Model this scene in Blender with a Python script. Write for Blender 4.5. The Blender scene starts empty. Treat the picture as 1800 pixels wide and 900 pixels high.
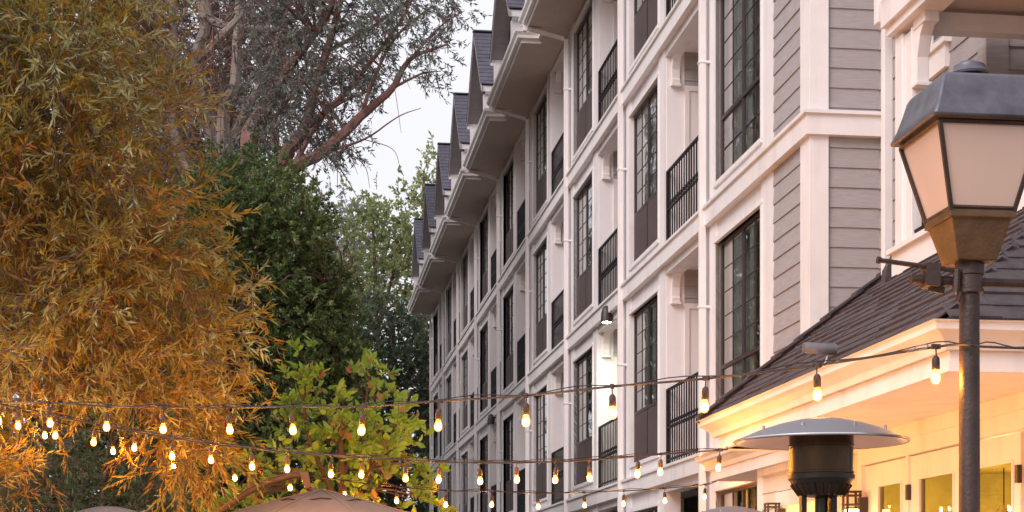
import bpy, math, random
import numpy as np
from mathutils import Vector, Matrix
random.seed(7)
rng = np.random.default_rng(11)
R = math.radians
sc = bpy.context.scene

# ------------------------------------------------------------------ camera
ANG = math.atan(380 / 2900)
CA, SA = math.cos(ANG), math.sin(ANG)
EYE, F = 1.6, 2900.0
cam_data = bpy.data.cameras.new('camera')
cam = bpy.data.objects.new('camera', cam_data)
sc.collection.objects.link(cam)
cam.location = (0, 0, EYE)
cam.rotation_euler = (R(90), 0, -ANG)
cam_data.sensor_width = 36
cam_data.lens = 36 * F / 1800
cam_data.shift_y = (1046 - 450) / 1800
cam_data.clip_end = 2000
sc.camera = cam

# ------------------------------------------------------------------ sky, sun, exposure
SUN_EL, SUN_AZ = 38, 232          # azimuth clockwise from +Y
w = bpy.data.worlds.new('World'); sc.world = w; w.use_nodes = True
nt = w.node_tree; nt.nodes.clear()
out = nt.nodes.new('ShaderNodeOutputWorld')
bg = nt.nodes.new('ShaderNodeBackground'); bg.inputs['Strength'].default_value = 0.15
sky = nt.nodes.new('ShaderNodeTexSky'); sky.sky_type = 'NISHITA'; sky.sun_disc = False
sky.sun_elevation = R(SUN_EL); sky.sun_rotation = R(SUN_AZ); sky.air_density = 1.0; sky.dust_density = 4.0
tc = nt.nodes.new('ShaderNodeTexCoord')
no = nt.nodes.new('ShaderNodeTexNoise'); no.inputs['Scale'].default_value = 1.6; no.inputs['Detail'].default_value = 5
cr = nt.nodes.new('ShaderNodeValToRGB')
cr.color_ramp.elements[0].position = .3; cr.color_ramp.elements[0].color = (4.9, 4.85, 5.2, 1)
cr.color_ramp.elements[1].position = .7; cr.color_ramp.elements[1].color = (5.5, 5.4, 5.65, 1)
mx = nt.nodes.new('ShaderNodeMix'); mx.data_type = 'RGBA'; mx.inputs[0].default_value = 0.88
nt.links.new(tc.outputs['Generated'], no.inputs['Vector'])
nt.links.new(no.outputs['Fac'], cr.inputs['Fac'])
nt.links.new(sky.outputs['Color'], mx.inputs[6]); nt.links.new(cr.outputs['Color'], mx.inputs[7])
nt.links.new(mx.outputs[2], bg.inputs['Color']); nt.links.new(bg.outputs['Background'], out.inputs['Surface'])

sd = bpy.data.lights.new('sun', 'SUN'); sd.energy = 1.8; sd.angle = R(35); sd.color = (1.0, .92, .93)
so = bpy.data.objects.new('sun', sd); sc.collection.objects.link(so)
az = R(SUN_AZ)
sdir = Vector((math.sin(az) * math.cos(R(SUN_EL)), math.cos(az) * math.cos(R(SUN_EL)), math.sin(R(SUN_EL))))
so.rotation_euler = sdir.to_track_quat('Z', 'Y').to_euler()
sc.view_settings.view_transform = 'Standard'
sc.view_settings.look = 'None'
sc.view_settings.gamma = 1
sc.view_settings.exposure = 0.38
sc.cycles.use_denoising = True
sc.cycles.sample_clamp_indirect = 4
sc.cycles.max_bounces = 6
sc.cycles.transparent_max_bounces = 8
sc.cycles.use_light_tree = True
BULB_STRENGTH = 900.0

# ------------------------------------------------------------------ helpers
def P(px, py, Z):
    """world point seen at photo pixel px,py at depth Z along the view"""
    r = (px - 900) / F * Z
    return Vector((r * CA + Z * SA, -r * SA + Z * CA, EYE + (1046 - py) / F * Z))
def YonX(px, X):
    Z = F * X / (CA * (px - 520))
    return (Z - X * SA) / CA

def srgb(r, g, b):
    f = lambda c: ((c / 255 + .055) / 1.055) ** 2.4 if c > 10 else c / 255 / 12.92
    return (f(r), f(g), f(b))

MATS = {}
def mat(name, col, rough=.6, metal=0, var=.08, scale=6, bump=.0, bscale=60, spec=.5, stretch=None, dirt=0):
    if name in MATS: return MATS[name]
    m = bpy.data.materials.new(name); m.use_nodes = True
    n, l = m.node_tree.nodes, m.node_tree.links
    b = n['Principled BSDF']
    b.inputs['Roughness'].default_value = rough; b.inputs['Metallic'].default_value = metal
    b.inputs['Specular IOR Level'].default_value = spec
    t = n.new('ShaderNodeTexCoord')
    src = t.outputs['Object']
    if stretch:
        mp = n.new('ShaderNodeMapping'); mp.inputs['Scale'].default_value = stretch
        l.new(src, mp.inputs['Vector']); src = mp.outputs['Vector']
    no = n.new('ShaderNodeTexNoise'); no.inputs['Scale'].default_value = scale; no.inputs['Detail'].default_value = 6
    no.inputs['Roughness'].default_value = .6
    l.new(src, no.inputs['Vector'])
    mr = n.new('ShaderNodeMapRange'); mr.inputs['From Min'].default_value = .3; mr.inputs['From Max'].default_value = .7
    mr.inputs['To Min'].default_value = 1 - var; mr.inputs['To Max'].default_value = 1 + var
    l.new(no.outputs['Fac'], mr.inputs['Value'])
    mu = n.new('ShaderNodeMix'); mu.data_type = 'RGBA'; mu.blend_type = 'MULTIPLY'; mu.inputs[0].default_value = 1
    mu.inputs[6].default_value = (*col, 1)
    l.new(mr.outputs['Result'], mu.inputs[7])
    res = mu.outputs[2]
    if dirt:
        n2 = n.new('ShaderNodeTexNoise'); n2.inputs['Scale'].default_value = 1.7; n2.inputs['Detail'].default_value = 8
        mp2 = n.new('ShaderNodeMapping'); mp2.inputs['Scale'].default_value = (2.6, 2.6, .45)
        l.new(t.outputs['Object'], mp2.inputs['Vector']); l.new(mp2.outputs['Vector'], n2.inputs['Vector'])
        r2 = n.new('ShaderNodeMapRange'); r2.inputs['From Min'].default_value = .52; r2.inputs['From Max'].default_value = .75
        r2.inputs['To Max'].default_value = dirt
        l.new(n2.outputs['Fac'], r2.inputs['Value'])
        m2 = n.new('ShaderNodeMix'); m2.data_type = 'RGBA'; m2.inputs[7].default_value = (col[0] * .6, col[1] * .55, col[2] * .5, 1)
        l.new(r2.outputs['Result'], m2.inputs[0]); l.new(res, m2.inputs[6]); res = m2.outputs[2]
    l.new(res, b.inputs['Base Color'])
    if bump:
        n3 = n.new('ShaderNodeTexNoise'); n3.inputs['Scale'].default_value = bscale; n3.inputs['Detail'].default_value = 4
        l.new(src, n3.inputs['Vector'])
        bp = n.new('ShaderNodeBump'); bp.inputs['Strength'].default_value = bump; bp.inputs['Distance'].default_value = .01
        l.new(n3.outputs['Fac'], bp.inputs['Height']); l.new(bp.outputs['Normal'], b.inputs['Normal'])
    MATS[name] = m
    return m

def leaf_mat(name, cols, transl=.35, rough=.55, trcol=None):
    m = bpy.data.materials.new(name); m.use_nodes = True
    n, l = m.node_tree.nodes, m.node_tree.links
    b = n['Principled BSDF']; b.inputs['Roughness'].default_value = rough; b.inputs['Specular IOR Level'].default_value = .35
    a = n.new('ShaderNodeAttribute'); a.attribute_name = 'tint'
    c = n.new('ShaderNodeValToRGB'); c.color_ramp.interpolation = 'LINEAR'
    while len(c.color_ramp.elements) < len(cols): c.color_ramp.elements.new(.5)
    for i, (p, col) in enumerate(cols):
        c.color_ramp.elements[i].position = p; c.color_ramp.elements[i].color = (*col, 1)
    l.new(a.outputs['Fac'], c.inputs['Fac']); l.new(c.outputs['Color'], b.inputs['Base Color'])
    tr = n.new('ShaderNodeBsdfTranslucent')
    hs = n.new('ShaderNodeHueSaturation'); hs.inputs['Value'].default_value = 1.3; hs.inputs['Saturation'].default_value = 1.1
    l.new(c.outputs['Color'], hs.inputs['Color']); l.new(hs.outputs['Color'], tr.inputs['Color'])
    ms = n.new('ShaderNodeMixShader'); ms.inputs[0].default_value = transl
    l.new(b.outputs[0], ms.inputs[1]); l.new(tr.outputs[0], ms.inputs[2])
    l.new(ms.outputs[0], n['Material Output'].inputs['Surface'])
    return m

def emit_mat(name, col, strength):
    m = bpy.data.materials.new(name); m.use_nodes = True
    b = m.node_tree.nodes['Principled BSDF']
    b.inputs['Base Color'].default_value = (*col, 1)
    b.inputs['Emission Color'].default_value = (*col, 1); b.inputs['Emission Strength'].default_value = strength
    return m

def glass_mat(name, tint=(.75, .8, .8), refl=1.0, rough=.02, trans=1.0, lo=.06):
    m = bpy.data.materials.new(name); m.use_nodes = True
    n, l = m.node_tree.nodes, m.node_tree.links
    n.remove(n['Principled BSDF'])
    t = n.new('ShaderNodeBsdfTransparent'); t.inputs['Color'].default_value = (*[c * trans for c in tint], 1)
    g = n.new('ShaderNodeBsdfGlossy'); g.inputs['Roughness'].default_value = rough; g.inputs['Color'].default_value = (refl, refl, refl, 1)
    tx = n.new('ShaderNodeTexCoord'); ns = n.new('ShaderNodeTexNoise'); ns.inputs['Scale'].default_value = 1.8
    l.new(tx.outputs['Object'], ns.inputs['Vector'])
    bp = n.new('ShaderNodeBump'); bp.inputs['Strength'].default_value = .08; bp.inputs['Distance'].default_value = .05
    l.new(ns.outputs['Fac'], bp.inputs['Height']); l.new(bp.outputs['Normal'], g.inputs['Normal'])
    fr = n.new('ShaderNodeFresnel'); fr.inputs['IOR'].default_value = 1.6
    mp = n.new('ShaderNodeMapRange'); mp.inputs['To Min'].default_value = lo; mp.inputs['To Max'].default_value = 1
    l.new(fr.outputs[0], mp.inputs['Value'])
    ms = n.new('ShaderNodeMixShader'); l.new(mp.outputs[0], ms.inputs[0])
    l.new(t.outputs[0], ms.inputs[1]); l.new(g.outputs[0], ms.inputs[2])
    l.new(ms.outputs[0], n['Material Output'].inputs['Surface'])
    return m

class MB:
    def __init__(s): s.v = []; s.f = []
    def add(s, vs, fs):
        o = len(s.v); s.v += [tuple(v) for v in vs]; s.f += [tuple(i + o for i in f) for f in fs]; return s
    def box(s, x0, x1, y0, y1, z0, z1):
        if x0 > x1: x0, x1 = x1, x0
        if y0 > y1: y0, y1 = y1, y0
        if z0 > z1: z0, z1 = z1, z0
        vs = [(x, y, z) for x in (x0, x1) for y in (y0, y1) for z in (z0, z1)]
        return s.add(vs, [(0, 1, 3, 2), (4, 6, 7, 5), (0, 4, 5, 1), (2, 3, 7, 6), (0, 2, 6, 4), (1, 5, 7, 3)])
    def obox(s, o, ax, ay, az):
        """box from corner o with edge vectors"""
        o, ax, ay, az = map(Vector, (o, ax, ay, az))
        vs = [o + ax * i + ay * j + az * k for i in (0, 1) for j in (0, 1) for k in (0, 1)]
        return s.add(vs, [(0, 1, 3, 2), (4, 6, 7, 5), (0, 4, 5, 1), (2, 3, 7, 6), (0, 2, 6, 4), (1, 5, 7, 3)])
    def tube(s, pts, rad, n=8, cap=True):
        pts = [Vector(p) for p in pts]
        if not hasattr(rad, '__len__'): rad = [rad] * len(pts)
        vs = []; u = None
        for i, p in enumerate(pts):
            d = (pts[min(i + 1, len(pts) - 1)] - pts[max(i - 1, 0)]).normalized()
            if u is None:
                u = d.cross(Vector((0, 0, 1)))
                if u.length < .05: u = d.cross(Vector((1, 0, 0)))
            u = (u - d * u.dot(d)).normalized(); v = d.cross(u)
            for k in range(n):
                a = 2 * math.pi * k / n
                vs.append(p + (u * math.cos(a) + v * math.sin(a)) * rad[i])
        fs = []
        for i in range(len(pts) - 1):
            for k in range(n):
                a, b = i * n + k, i * n + (k + 1) % n
                fs.append((a, b, b + n, a + n))
        if cap: fs += [tuple(range(n))[::-1], tuple(range((len(pts) - 1) * n, len(pts) * n))]
        return s.add(vs, fs)
    def lathe(s, c, prof, n=24, sq=False, closed_top=True):
        """prof: (r,z) list, around vertical axis at c"""
        vs = []
        for r, z in prof:
            for k in range(n):
                if sq:
                    a = math.pi / 4 + 2 * math.pi * k / 4
                    vs.append((c[0] + r * math.sqrt(2) * math.cos(a), c[1] + r * math.sqrt(2) * math.sin(a), c[2] + z))
                else:
                    a = 2 * math.pi * k / n
                    vs.append((c[0] + r * math.cos(a), c[1] + r * math.sin(a), c[2] + z))
        fs = []
        for i in range(len(prof) - 1):
            for k in range(n):
                a, b = i * n + k, i * n + (k + 1) % n
                fs.append((a, b, b + n, a + n))
        if closed_top: fs += [tuple(range(n))[::-1], tuple(range((len(prof) - 1) * n, len(prof) * n))]
        return s.add(vs, fs)
    def sweep(s, prof, path):
        """closed profile (offset to the left of travel, z) swept along xy path with mitres; capped"""
        pts = [Vector((p[0], p[1])) for p in path]; m = len(prof); vs = []
        for i, p in enumerate(pts):
            d0 = (pts[i] - pts[i - 1]).normalized() if i else (pts[1] - pts[0]).normalized()
            d1 = (pts[i + 1] - pts[i]).normalized() if i < len(pts) - 1 else d0
            n0 = Vector((-d0.y, d0.x)); n1 = Vector((-d1.y, d1.x))
            nn = (n0 + n1).normalized(); k = 1 / max(.3, nn.dot(n0))
            for o, z in prof: vs.append((p.x + nn.x * o * k, p.y + nn.y * o * k, z))
        fs = []
        for i in range(len(pts) - 1):
            for k in range(m):
                a, b = i * m + k, i * m + (k + 1) % m
                fs.append((a, b, b + m, a + m))
        fs += [tuple(range(m))[::-1], tuple(range((len(pts) - 1) * m, len(pts) * m))]
        return s.add(vs, fs)
    def prism(s, poly, axis, a0, a1):
        """poly of 2-tuples in the other two axes (order x,y,z minus axis) extruded along axis"""
        def mk(p, a):
            return {'x': (a, p[0], p[1]), 'y': (p[0], a, p[1]), 'z': (p[0], p[1], a)}[axis]
        n = len(poly)
        vs = [mk(p, a0) for p in poly] + [mk(p, a1) for p in poly]
        fs = [tuple(range(n))[::-1], tuple(range(n, 2 * n))] + [(i, (i + 1) % n, (i + 1) % n + n, i + n) for i in range(n)]
        return s.add(vs, fs)
    def sphere(s, c, r, nu=12, nv=8, sz=1):
        prof = [(max(.0005, r * math.sin(math.pi * i / nv)), -r * sz * math.cos(math.pi * i / nv)) for i in range(nv + 1)]
        return s.lathe(c, prof, nu)
    def build(s, name, m, parent=None, origin=(0, 0, 0), smooth=False, bevel=0, loc=None, recalc=True):
        me = bpy.data.meshes.new(name)
        ox, oy, oz = origin
        me.from_pydata([(x - ox, y - oy, z - oz) for x, y, z in s.v], [], s.f)
        import bmesh
        if recalc: bm = bmesh.new(); bm.from_mesh(me); bmesh.ops.recalc_face_normals(bm, faces=bm.faces); bm.to_mesh(me); bm.free()
        if smooth:
            me.polygons.foreach_set('use_smooth', [True] * len(me.polygons))
            me.set_sharp_from_angle(angle=R(40))
        me.materials.append(m)
        o = bpy.data.objects.new(name, me); sc.collection.objects.link(o)
        if parent: o.parent = parent
        if loc is not None: o.location = loc
        if bevel:
            md = o.modifiers.new('bevel', 'BEVEL'); md.width = bevel; md.segments = 2; md.limit_method = 'ANGLE'
        return o

def tag(o, label=None, cat=None, group=None, kind=None):
    if label: o['label'] = label
    if cat: o['category'] = cat
    if group: o['group'] = group
    if kind: o['kind'] = kind
    return o
def empty(name, loc, label, cat, group=None, rz=0):
    o = bpy.data.objects.new(name, None); sc.collection.objects.link(o)
    o.location = loc; o.rotation_euler = (0, 0, rz); o.empty_display_size = .2
    return tag(o, label, cat, group)
def copy_tree(o, parent=None, loc=None):
    c = o.copy(); sc.collection.objects.link(c); c.parent = parent
    if loc is not None: c.location = loc
    for ch in list(o.children):
        copy_tree(ch, c)
    return c

# ------------------------------------------------------------------ materials
M_TRIM = mat('white_trim_paint', (.83, .78, .77), .5, var=.05, scale=3, bump=.08, bscale=90, dirt=.3)
M_WALL = mat('white_wall_paint', (.79, .74, .735), .6, var=.05, scale=2, bump=.1, bscale=120, dirt=.25)
M_SIDING = mat('grey_siding', (.38, .345, .345), .65, var=.12, scale=5, bump=.25, bscale=30, stretch=(1, 1, 6), dirt=.08)
M_SIDINGY = mat('grey_siding_facing', (.37, .335, .335), .65, var=.13, scale=9, bump=.3, bscale=25, stretch=(.7, 1, 9), dirt=.1)
M_CREAM = mat('cream_siding', (.72, .62, .52), .6, var=.05, scale=4, bump=.12, bscale=50)
M_BRONZE = mat('dark_bronze_frame', (.045, .032, .032), .45, var=.1)
M_IRON = mat('black_iron', (.018, .014, .016), .45, metal=.3, var=.15, scale=20)
M_SCREEN = mat('insect_screen', (.085, .060, .056), .75, var=.15, scale=2, bump=.3, bscale=300)
M_SOFFIT = mat('soffit_paint', (.62, .52, .46), .7, var=.06, scale=3, bump=.15, bscale=150)
M_SHINGLE = mat('roof_shingle', (.085, .068, .076), .9, var=.3, scale=11, bump=.8, bscale=220)
M_SHINGLE2 = mat('slate_shingle', (.085, .08, .105), .85, var=.3, scale=3, bump=.6, bscale=120)
M_ROOM = mat('room_dark', (.55, .56, .55), .9, var=.2, scale=1.5)
M_CURTAIN = mat('curtain_cloth', (.80, .77, .74), .85, var=.06, scale=4)
M_GLASS = glass_mat('window_glass', (.94, .97, .95), lo=.18)
M_DOORPAINT = mat('door_paint', (.70, .63, .60), .45, var=.03)
M_BARK = mat('bark', (.14, .085, .065), .9, var=.35, scale=7, bump=.8, bscale=25, stretch=(1, 1, .25))
M_REDBARK = mat('red_bark', (.24, .125, .105), .9, var=.4, scale=5, bump=.8, bscale=20, stretch=(1, 1, .25))
M_PALEBARK = mat('pale_bark', (.36, .28, .25), .85, var=.35, scale=4, bump=.6, bscale=20, stretch=(1, 1, .2))
M_TWIG = mat('twig', (.13, .08, .065), .9, var=.3)

# ------------------------------------------------------------------ ground
g = MB(); g.add([(-300, -100, 0), (300, -100, 0), (300, 500, 0), (-300, 500, 0)], [(0, 1, 2, 3)])
tag(g.build('ground', mat('garden_soil', (.07, .055, .035), .95, var=.4, scale=.6, bump=.6, bscale=9)), kind='structure')
def paver_mat():
    m = mat('patio_paver', (.30, .26, .23), .8, var=.15, scale=3, bump=.3)
    n, l = m.node_tree.nodes, m.node_tree.links
    br = n.new('ShaderNodeTexBrick'); br.inputs['Scale'].default_value = 1.6
    br.inputs['Color1'].default_value = (.33, .28, .25, 1); br.inputs['Color2'].default_value = (.26, .22, .20, 1); br.inputs['Mortar'].default_value = (.12, .10, .09, 1)
    t = n.new('ShaderNodeTexCoord'); l.new(t.outputs['Object'], br.inputs['Vector']); l.new(br.outputs['Color'], n['Principled BSDF'].inputs['Base Color'])
    return m
g = MB(); g.add([(-6, -3, .02), (4.87, -3, .02), (4.87, 24, .02), (-3.5, 24, .02)], [(0, 1, 2, 3)])
tag(g.build('patio', paver_mat()), kind='structure')

# ------------------------------------------------------------------ hotel building
WX = 4.87
B0 = 19.26; BW = 4.97; NB = 8
YE = 15.2; YF = B0 + NB * BW
FL = [.37, 3.27, 6.17, 9.07]
ZS = 11.72
hotel = empty('hotel_building', (WX, YE, 0), 'long four storey hotel with white trim, grey siding and gabled dormers along its roof', 'hotel')
HO = (WX, YE, 0)
def hpart(name, mb, m, **k): return mb.build(name, m, hotel, HO, **k)

def siding_rows_x(mb, x, y0, y1, z0, z1, step=.19, face=-1, t=.016):
    """lap boards on a wall whose face is at x, facing -X"""
    z = z0
    while z < z1 - .01:
        zt = min(z + step, z1)
        mb.prism([(x + face * t, z), (x + face * .003, zt), (x + .03, zt), (x + .03, z)], 'y', y0, y1)
        z += step
def siding_rows_y(mb, y, x0, x1, z0, z1, step=.19, t=.016):
    z = z0
    while z < z1 - .01:
        zt = min(z + step, z1)
        mb.prism([(y - t, z), (y - .003, zt), (y + .03, zt), (y + .03, z)], 'x', x0, x1)
        z += step

wall = MB()
T = .22
for f, z in enumerate(FL):
    top = (FL[f + 1] if f < 3 else ZS) - 0
    for k in range(-1, NB):
        b = B0 + k * BW
        if k >= 0:
            wall.box(WX + .012, WX + T, b + .1, b + 2.27, z + 2.60, top)      # header over opening
            wall.box(WX - .006, WX + T, b + 2.27, b + 2.61, z, top)          # pier
        wall.box(WX, WX + T, b + 2.61, b + 4.51, z, z + .24)                 # under window
        wall.box(WX + .02, WX + T, b + 2.61, b + 4.51, z + 2.44, top)
        wall.box(WX - .006, WX + T, b + 4.51, b + 5.07, z, top)
    # near pier beside the first window
    wall.box(WX - .006, WX + T, 16.47, 16.90, z, top)
wall.box(WX, WX + T, YE + .3, YF, 0, FL[0])
wall.box(13.8, 14, YE, YF, 0, ZS)
wall.box(WX, 14, YF - .05, YF + .15, 0, ZS)
hpart('wall', wall, M_WALL)
sid = MB(); siding_rows_x(sid, WX + .01, 15.46, 16.48, .1, ZS); sid.box(WX + .03, WX + T, 15.46, 16.48, 0, ZS)
hpart('siding', sid, M_SIDING)
sid = MB(); siding_rows_y(sid, YE + .01, WX + .14, 14, .17, ZS); sid.box(WX + .1, 14, YE + .03, YE + .2, 0, ZS)
hpart('siding', sid, M_SIDINGY)
# corner boards between belts
cb = MB()
zz = [0, 3.07, 3.30, 5.97, 6.20, 8.87, 9.10, ZS]
for i in range(0, 8, 2):
    cb.box(WX - .03, WX + .02, YE - .02, YE + .27, zz[i], zz[i + 1])
    cb.box(WX - .028, WX + .155, YE - .03, YE - .002, zz[i], zz[i + 1])
hpart('corner_board', cb, M_TRIM)
cb = MB()
for i in range(0, 8, 2): cb.box(WX - .022, WX + .0, YF - .45, YF + .05, zz[i], zz[i + 1])
hpart('corner_board', cb, M_TRIM)
for zb in FL[1:]:
    bt = MB()
    prof = [(-.05, zb - .2), (.07, zb - .2), (.07, zb - .01), (.10, zb - .005), (.10, zb + .028), (-.05, zb + .04)]
    # travel direction so that outside is on the left: from +X end to corner, then along +Y
    bt.sweep(prof, [(14, YE - .005), (WX - .005, YE - .005), (WX - .005, YF)][::-1] if False else [(WX - .005, YF), (WX - .005, YE - .005), (14, YE - .005)][::-1])
    bt2 = MB()
    for k in range(-1, NB):
        b = B0 + k * BW
        bt2.box(WX - .012, WX + .01, b + 2.61, b + 4.51, zb - .44, zb - .40)
    bt.v += []
    o = len(bt.v); bt.v += bt2.v; bt.f += [tuple(i + o for i in ff) for ff in bt2.f]
    hpart('belt_course', bt, M_TRIM)

# --- window (local: x inward, y along wall, z up)
WW, WH, TR = 1.90, 2.20, .74
def make_window(screen=True):
    fr = MB()
    t = .038
    fr.box(.052, .09, 0, t, 0, WH); fr.box(.052, .09, WW - t, WW, 0, WH); fr.box(.052, .09, t, WW - t, 0, t); fr.box(.052, .09, t, WW - t, WH - t, WH)
    fr.box(.052, .085, WW / 2 - .022, WW / 2 + .022, t, WH - t)
    fr.box(.048, .088, t, WW - t, TR - .022, TR + .022)
    fr.box(.06, .10, WW * .985 - t, WW - t, t, TR)
    wdw = fr.build('window', M_BRONZE, hotel)
    mu = MB()
    for h in (0, 1):
        y0 = t + h * (WW / 2 - .015); y1 = y0 + WW / 2 - .085
        ym = (y0 + y1) / 2
        mu.box(.062, .078, ym - .005, ym + .005, TR + .03, WH - t)
        for r in range(1, 5):
            z = TR + .03 + (WH - t - TR - .03) * r / 5
            mu.box(.064, .076, y0, y1, z - .005, z + .005)
        if not screen:
            mu.box(.062, .078, ym - .005, ym + .005, t, TR - .03)
            mu.box(.060, .080, y0, y1, TR / 2 - .005, TR / 2 + .005)
    mu.build('muntin', M_BRONZE, wdw)
    pn = MB(); pn.add([(.07, t, t), (.07, WW - t, t), (.07, WW - t, WH - t), (.07, t, WH - t)], [(0, 3, 2, 1)])
    pn.build('pane', M_GLASS, wdw, recalc=False)
    if screen:
        s_ = MB(); s_.box(.046, .052, t, WW / 2 - .035, t, TR - .03); s_.box(.046, .052, WW / 2 + .035, WW - t, t, TR - .03)
        s_.build('screen', M_SCREEN, wdw)
    cu = MB()
    for (a, b_) in ((WW * .74, WW - .03), (.04, WW * .12), (WW * .50, WW * .58)):
        n = max(6, int((b_ - a) / .03)); vs = []
        for i in range(n + 1):
            y = a + (b_ - a) * i / n; x = .115 + .015 * math.sin(i * 1.7)
            vs += [(x, y, .02), (x, y, WH)]
        cu.add(vs, [(2 * i, 2 * i + 2, 2 * i + 3, 2 * i + 1) for i in range(n)])
    cu.build('curtain', M_CURTAIN, wdw, smooth=True)
    rm = MB(); rm.add([(.32, -.1, -.1), (.32, WW + .1, -.1), (.32, WW + .1, WH + .1), (.32, -.1, WH + .1), (.13, -.1, -.1), (.13, WW + .1, -.1), (.13, WW + .1, WH + .1), (.13, -.1, WH + .1)],
                     [(0, 1, 2, 3), (0, 1, 5, 4), (3, 2, 6, 7), (0, 3, 7, 4), (1, 2, 6, 5)])
    rm.build('interior', M_ROOM, wdw)
    cs = MB()
    cs.box(-.02, .06, -.05, 0, -.02, WH + .02); cs.box(-.02, .06, WW, WW + .05, -.02, WH + .02)
    cs.box(-.025, .06, -.05, WW + .05, WH, WH + .06); cs.box(-.03, .06, -.05, WW + .05, -.05, 0)
    cs.build('casing', M_TRIM, wdw)
    return wdw
w_plain = make_window(False); w_scr = make_window(True)
first = {True: True, False: True}
for k in range(-1, NB):
    for f, z in enumerate(FL):
        scr = k >= 0
        loc = (0, B0 + k * BW + 2.61 - YE, z + .24)
        src = w_scr if scr else w_plain
        if first[scr]: src.location = loc; first[scr] = False
        else:
            cw = copy_tree(src, hotel, loc)
            for ch in cw.children:
                if ch.name.startswith('curtain'):
                    ch.location.y = random.uniform(-.22, .02); ch.scale.y = random.uniform(.85, 1.1)

# --- balcony
OW, OH = 2.17, 2.60
def make_balcony():
    rc = MB()
    rc.box(.0, 1.5, -.0, OW, -.12, .0)                      # floor
    rc.box(.02, 1.5, 0, OW, OH + .03, OH + .1)              # ceiling
    rc.box(1.4, 1.5, 0, OW, 0, OH + .03)
    rc.box(.03, .27, OW - .012, OW + .1, 0, OH + .03)       # white jamb, far side
    rc.box(.03, 1.4, -.1, .0, 0, OH + .03)
    bal = rc.build('balcony', M_WALL, hotel)
    sd_ = MB(); siding_rows_y(sd_, OW + .0, .27, 1.4, 0, OH + .03, .15)
    sd_.build('side_wall', M_SIDINGY, bal)
    dr = MB()
    dr.box(.27, .33, OW - .05, OW - .01, 0, 2.17); dr.box(.33, 1.15, OW - .05, OW - .01, 2.10, 2.17); dr.box(1.15, 1.2, OW - .05, OW - .01, 0, 2.17)
    dr.box(.33, .46, OW - .035, OW - .012, .02, 2.10); dr.box(1.02, 1.15, OW - .035, OW - .012, .02, 2.10)
    dr.box(.46, 1.02, OW - .035, OW - .012, 1.97, 2.10); dr.box(.46, 1.02, OW - .035, OW - .012, .02, .30)
    dr.box(.46, .48, OW - .028, OW - .012, 1.16, 1.19); dr.box(.46, 1.02, OW - .028, OW - .012, 1.16, 1.19)
    dr.build('door', M_DOORPAINT, bal)
    gl = MB(); gl.box(.46, 1.02, OW - .022, OW - .016, .30, 1.97)
    gl.build('door_glass', mat('door_glass_dark', (.05, .05, .055), .1, var=.1), bal)
    br = MB()
    yb = OW - .012
    pr = [(yb, OH - .42), (yb - .05, OH - .42), (yb - .06, OH - .36), (yb - .035, OH - .345), (yb - .04, OH - .22), (yb - .08, OH - .12), (yb - .15, OH - .05), (yb - .15, OH + .02), (yb, OH + .02)]
    br.prism(pr, 'x', .09, .20)
    br.box(.075, .215, yb - .07, yb, OH - .445, OH - .415)
    br.build('bracket', M_TRIM, bal, bevel=.004)
    rl = MB()
    x = .04
    rl.box(x - .02, x + .02, 0, OW, 1.00, 1.025); rl.box(x - .015, x + .015, 0, OW, .07, .09); rl.box(x - .012, x + .012, 0, OW, .50, .515)
    nb = 17
    for i in range(nb):
        y = .03 + (OW - .06) * i / (nb - 1)
        rl.box(x - .008, x + .008, y - .008, y + .008, .03, 1.0)
        if i % 1 == 0:
            rl.box(x - .016, x + .016, y - .016, y + .016, .555, .59)
            rl.box(x - .014, x + .014, y - .014, y + .014, .49, .53)
    rl.box(x - .02, x + .02, 0, .03, 0, 1.0); rl.box(x - .02, x + .02, OW - .03, OW, 0, 1.0)
    rl.build('railing', M_IRON, bal)
    return bal
bal0 = make_balcony(); ff = True
for k in range(NB):
    for z in FL[1:]:
        loc = (0, B0 + k * BW + .1 - YE, z + .045)
        if ff: bal0.location = loc; ff = False
        else: copy_tree(bal0, hotel, loc)

# --- downspouts
dp = MB()
dp.box(-.13, -.055, -.19, -.115, 0, ZS - .28)
dp.obox((-.13, -.19, ZS - .28), (.075, 0, 0), (0, .075, 0), (-.0, 0, .06))
# sloping run out to the gutter
dp.obox((-.13, -.19, ZS - .24), (-.68, 0, .17), (0, .07, 0), (0, 0, .065))
dp.obox((-.87, -.19, ZS - .1), (.07, 0, 0), (0, .07, 0), (0, 0, .17))
for z in (2.2, 5.0, 7.9, 10.6): dp.box(-.14, -.0, -.20, -.105, z, z + .03)
d0 = None
for k in range(0, NB + 1):
    loc = (0, B0 + k * BW - YE, 0)
    if d0 is None: d0 = dp.build('downspout', M_TRIM, hotel, bevel=.006); d0.location = loc
    else: copy_tree(d0, hotel, loc)

# --- eaves: continuous soffit, roof and one projecting eave box per bay
sf = MB(); sf.box(4.42, WX + .3, YE - .5, YF + .3, ZS, ZS + .05)
hpart('soffit', sf, M_SOFFIT)
fa = MB(); fa.box(4.38, 4.42, YE - .5, YF + .3, ZS + .022, ZS + .20); fa.box(4.4, 14, YE - .53, YE - .5, ZS - .01, ZS + .20); fa.box(WX + .3, 14, YE - .5, YE + .05, ZS, ZS + .05)
hpart('fascia', fa, M_TRIM)
rf = MB()
def slab(mb, x0, z0, x1, z1, y0, y1, t=.05):
    mb.prism([(x0, z0), (x1, z1), (x1, z1 + t), (x0, z0 + t)], 'y', y0, y1)
slab(rf, 4.34, ZS + .20, 9.2, ZS + .20 + 4.86 * .62, YE - .55, YF + .35)
slab(rf, 14.4, ZS + .2, 9.2, ZS + .20 + 4.86 * .62, YE - .55, YF + .35)
hpart('roof', rf, M_SHINGLE2)
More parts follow.
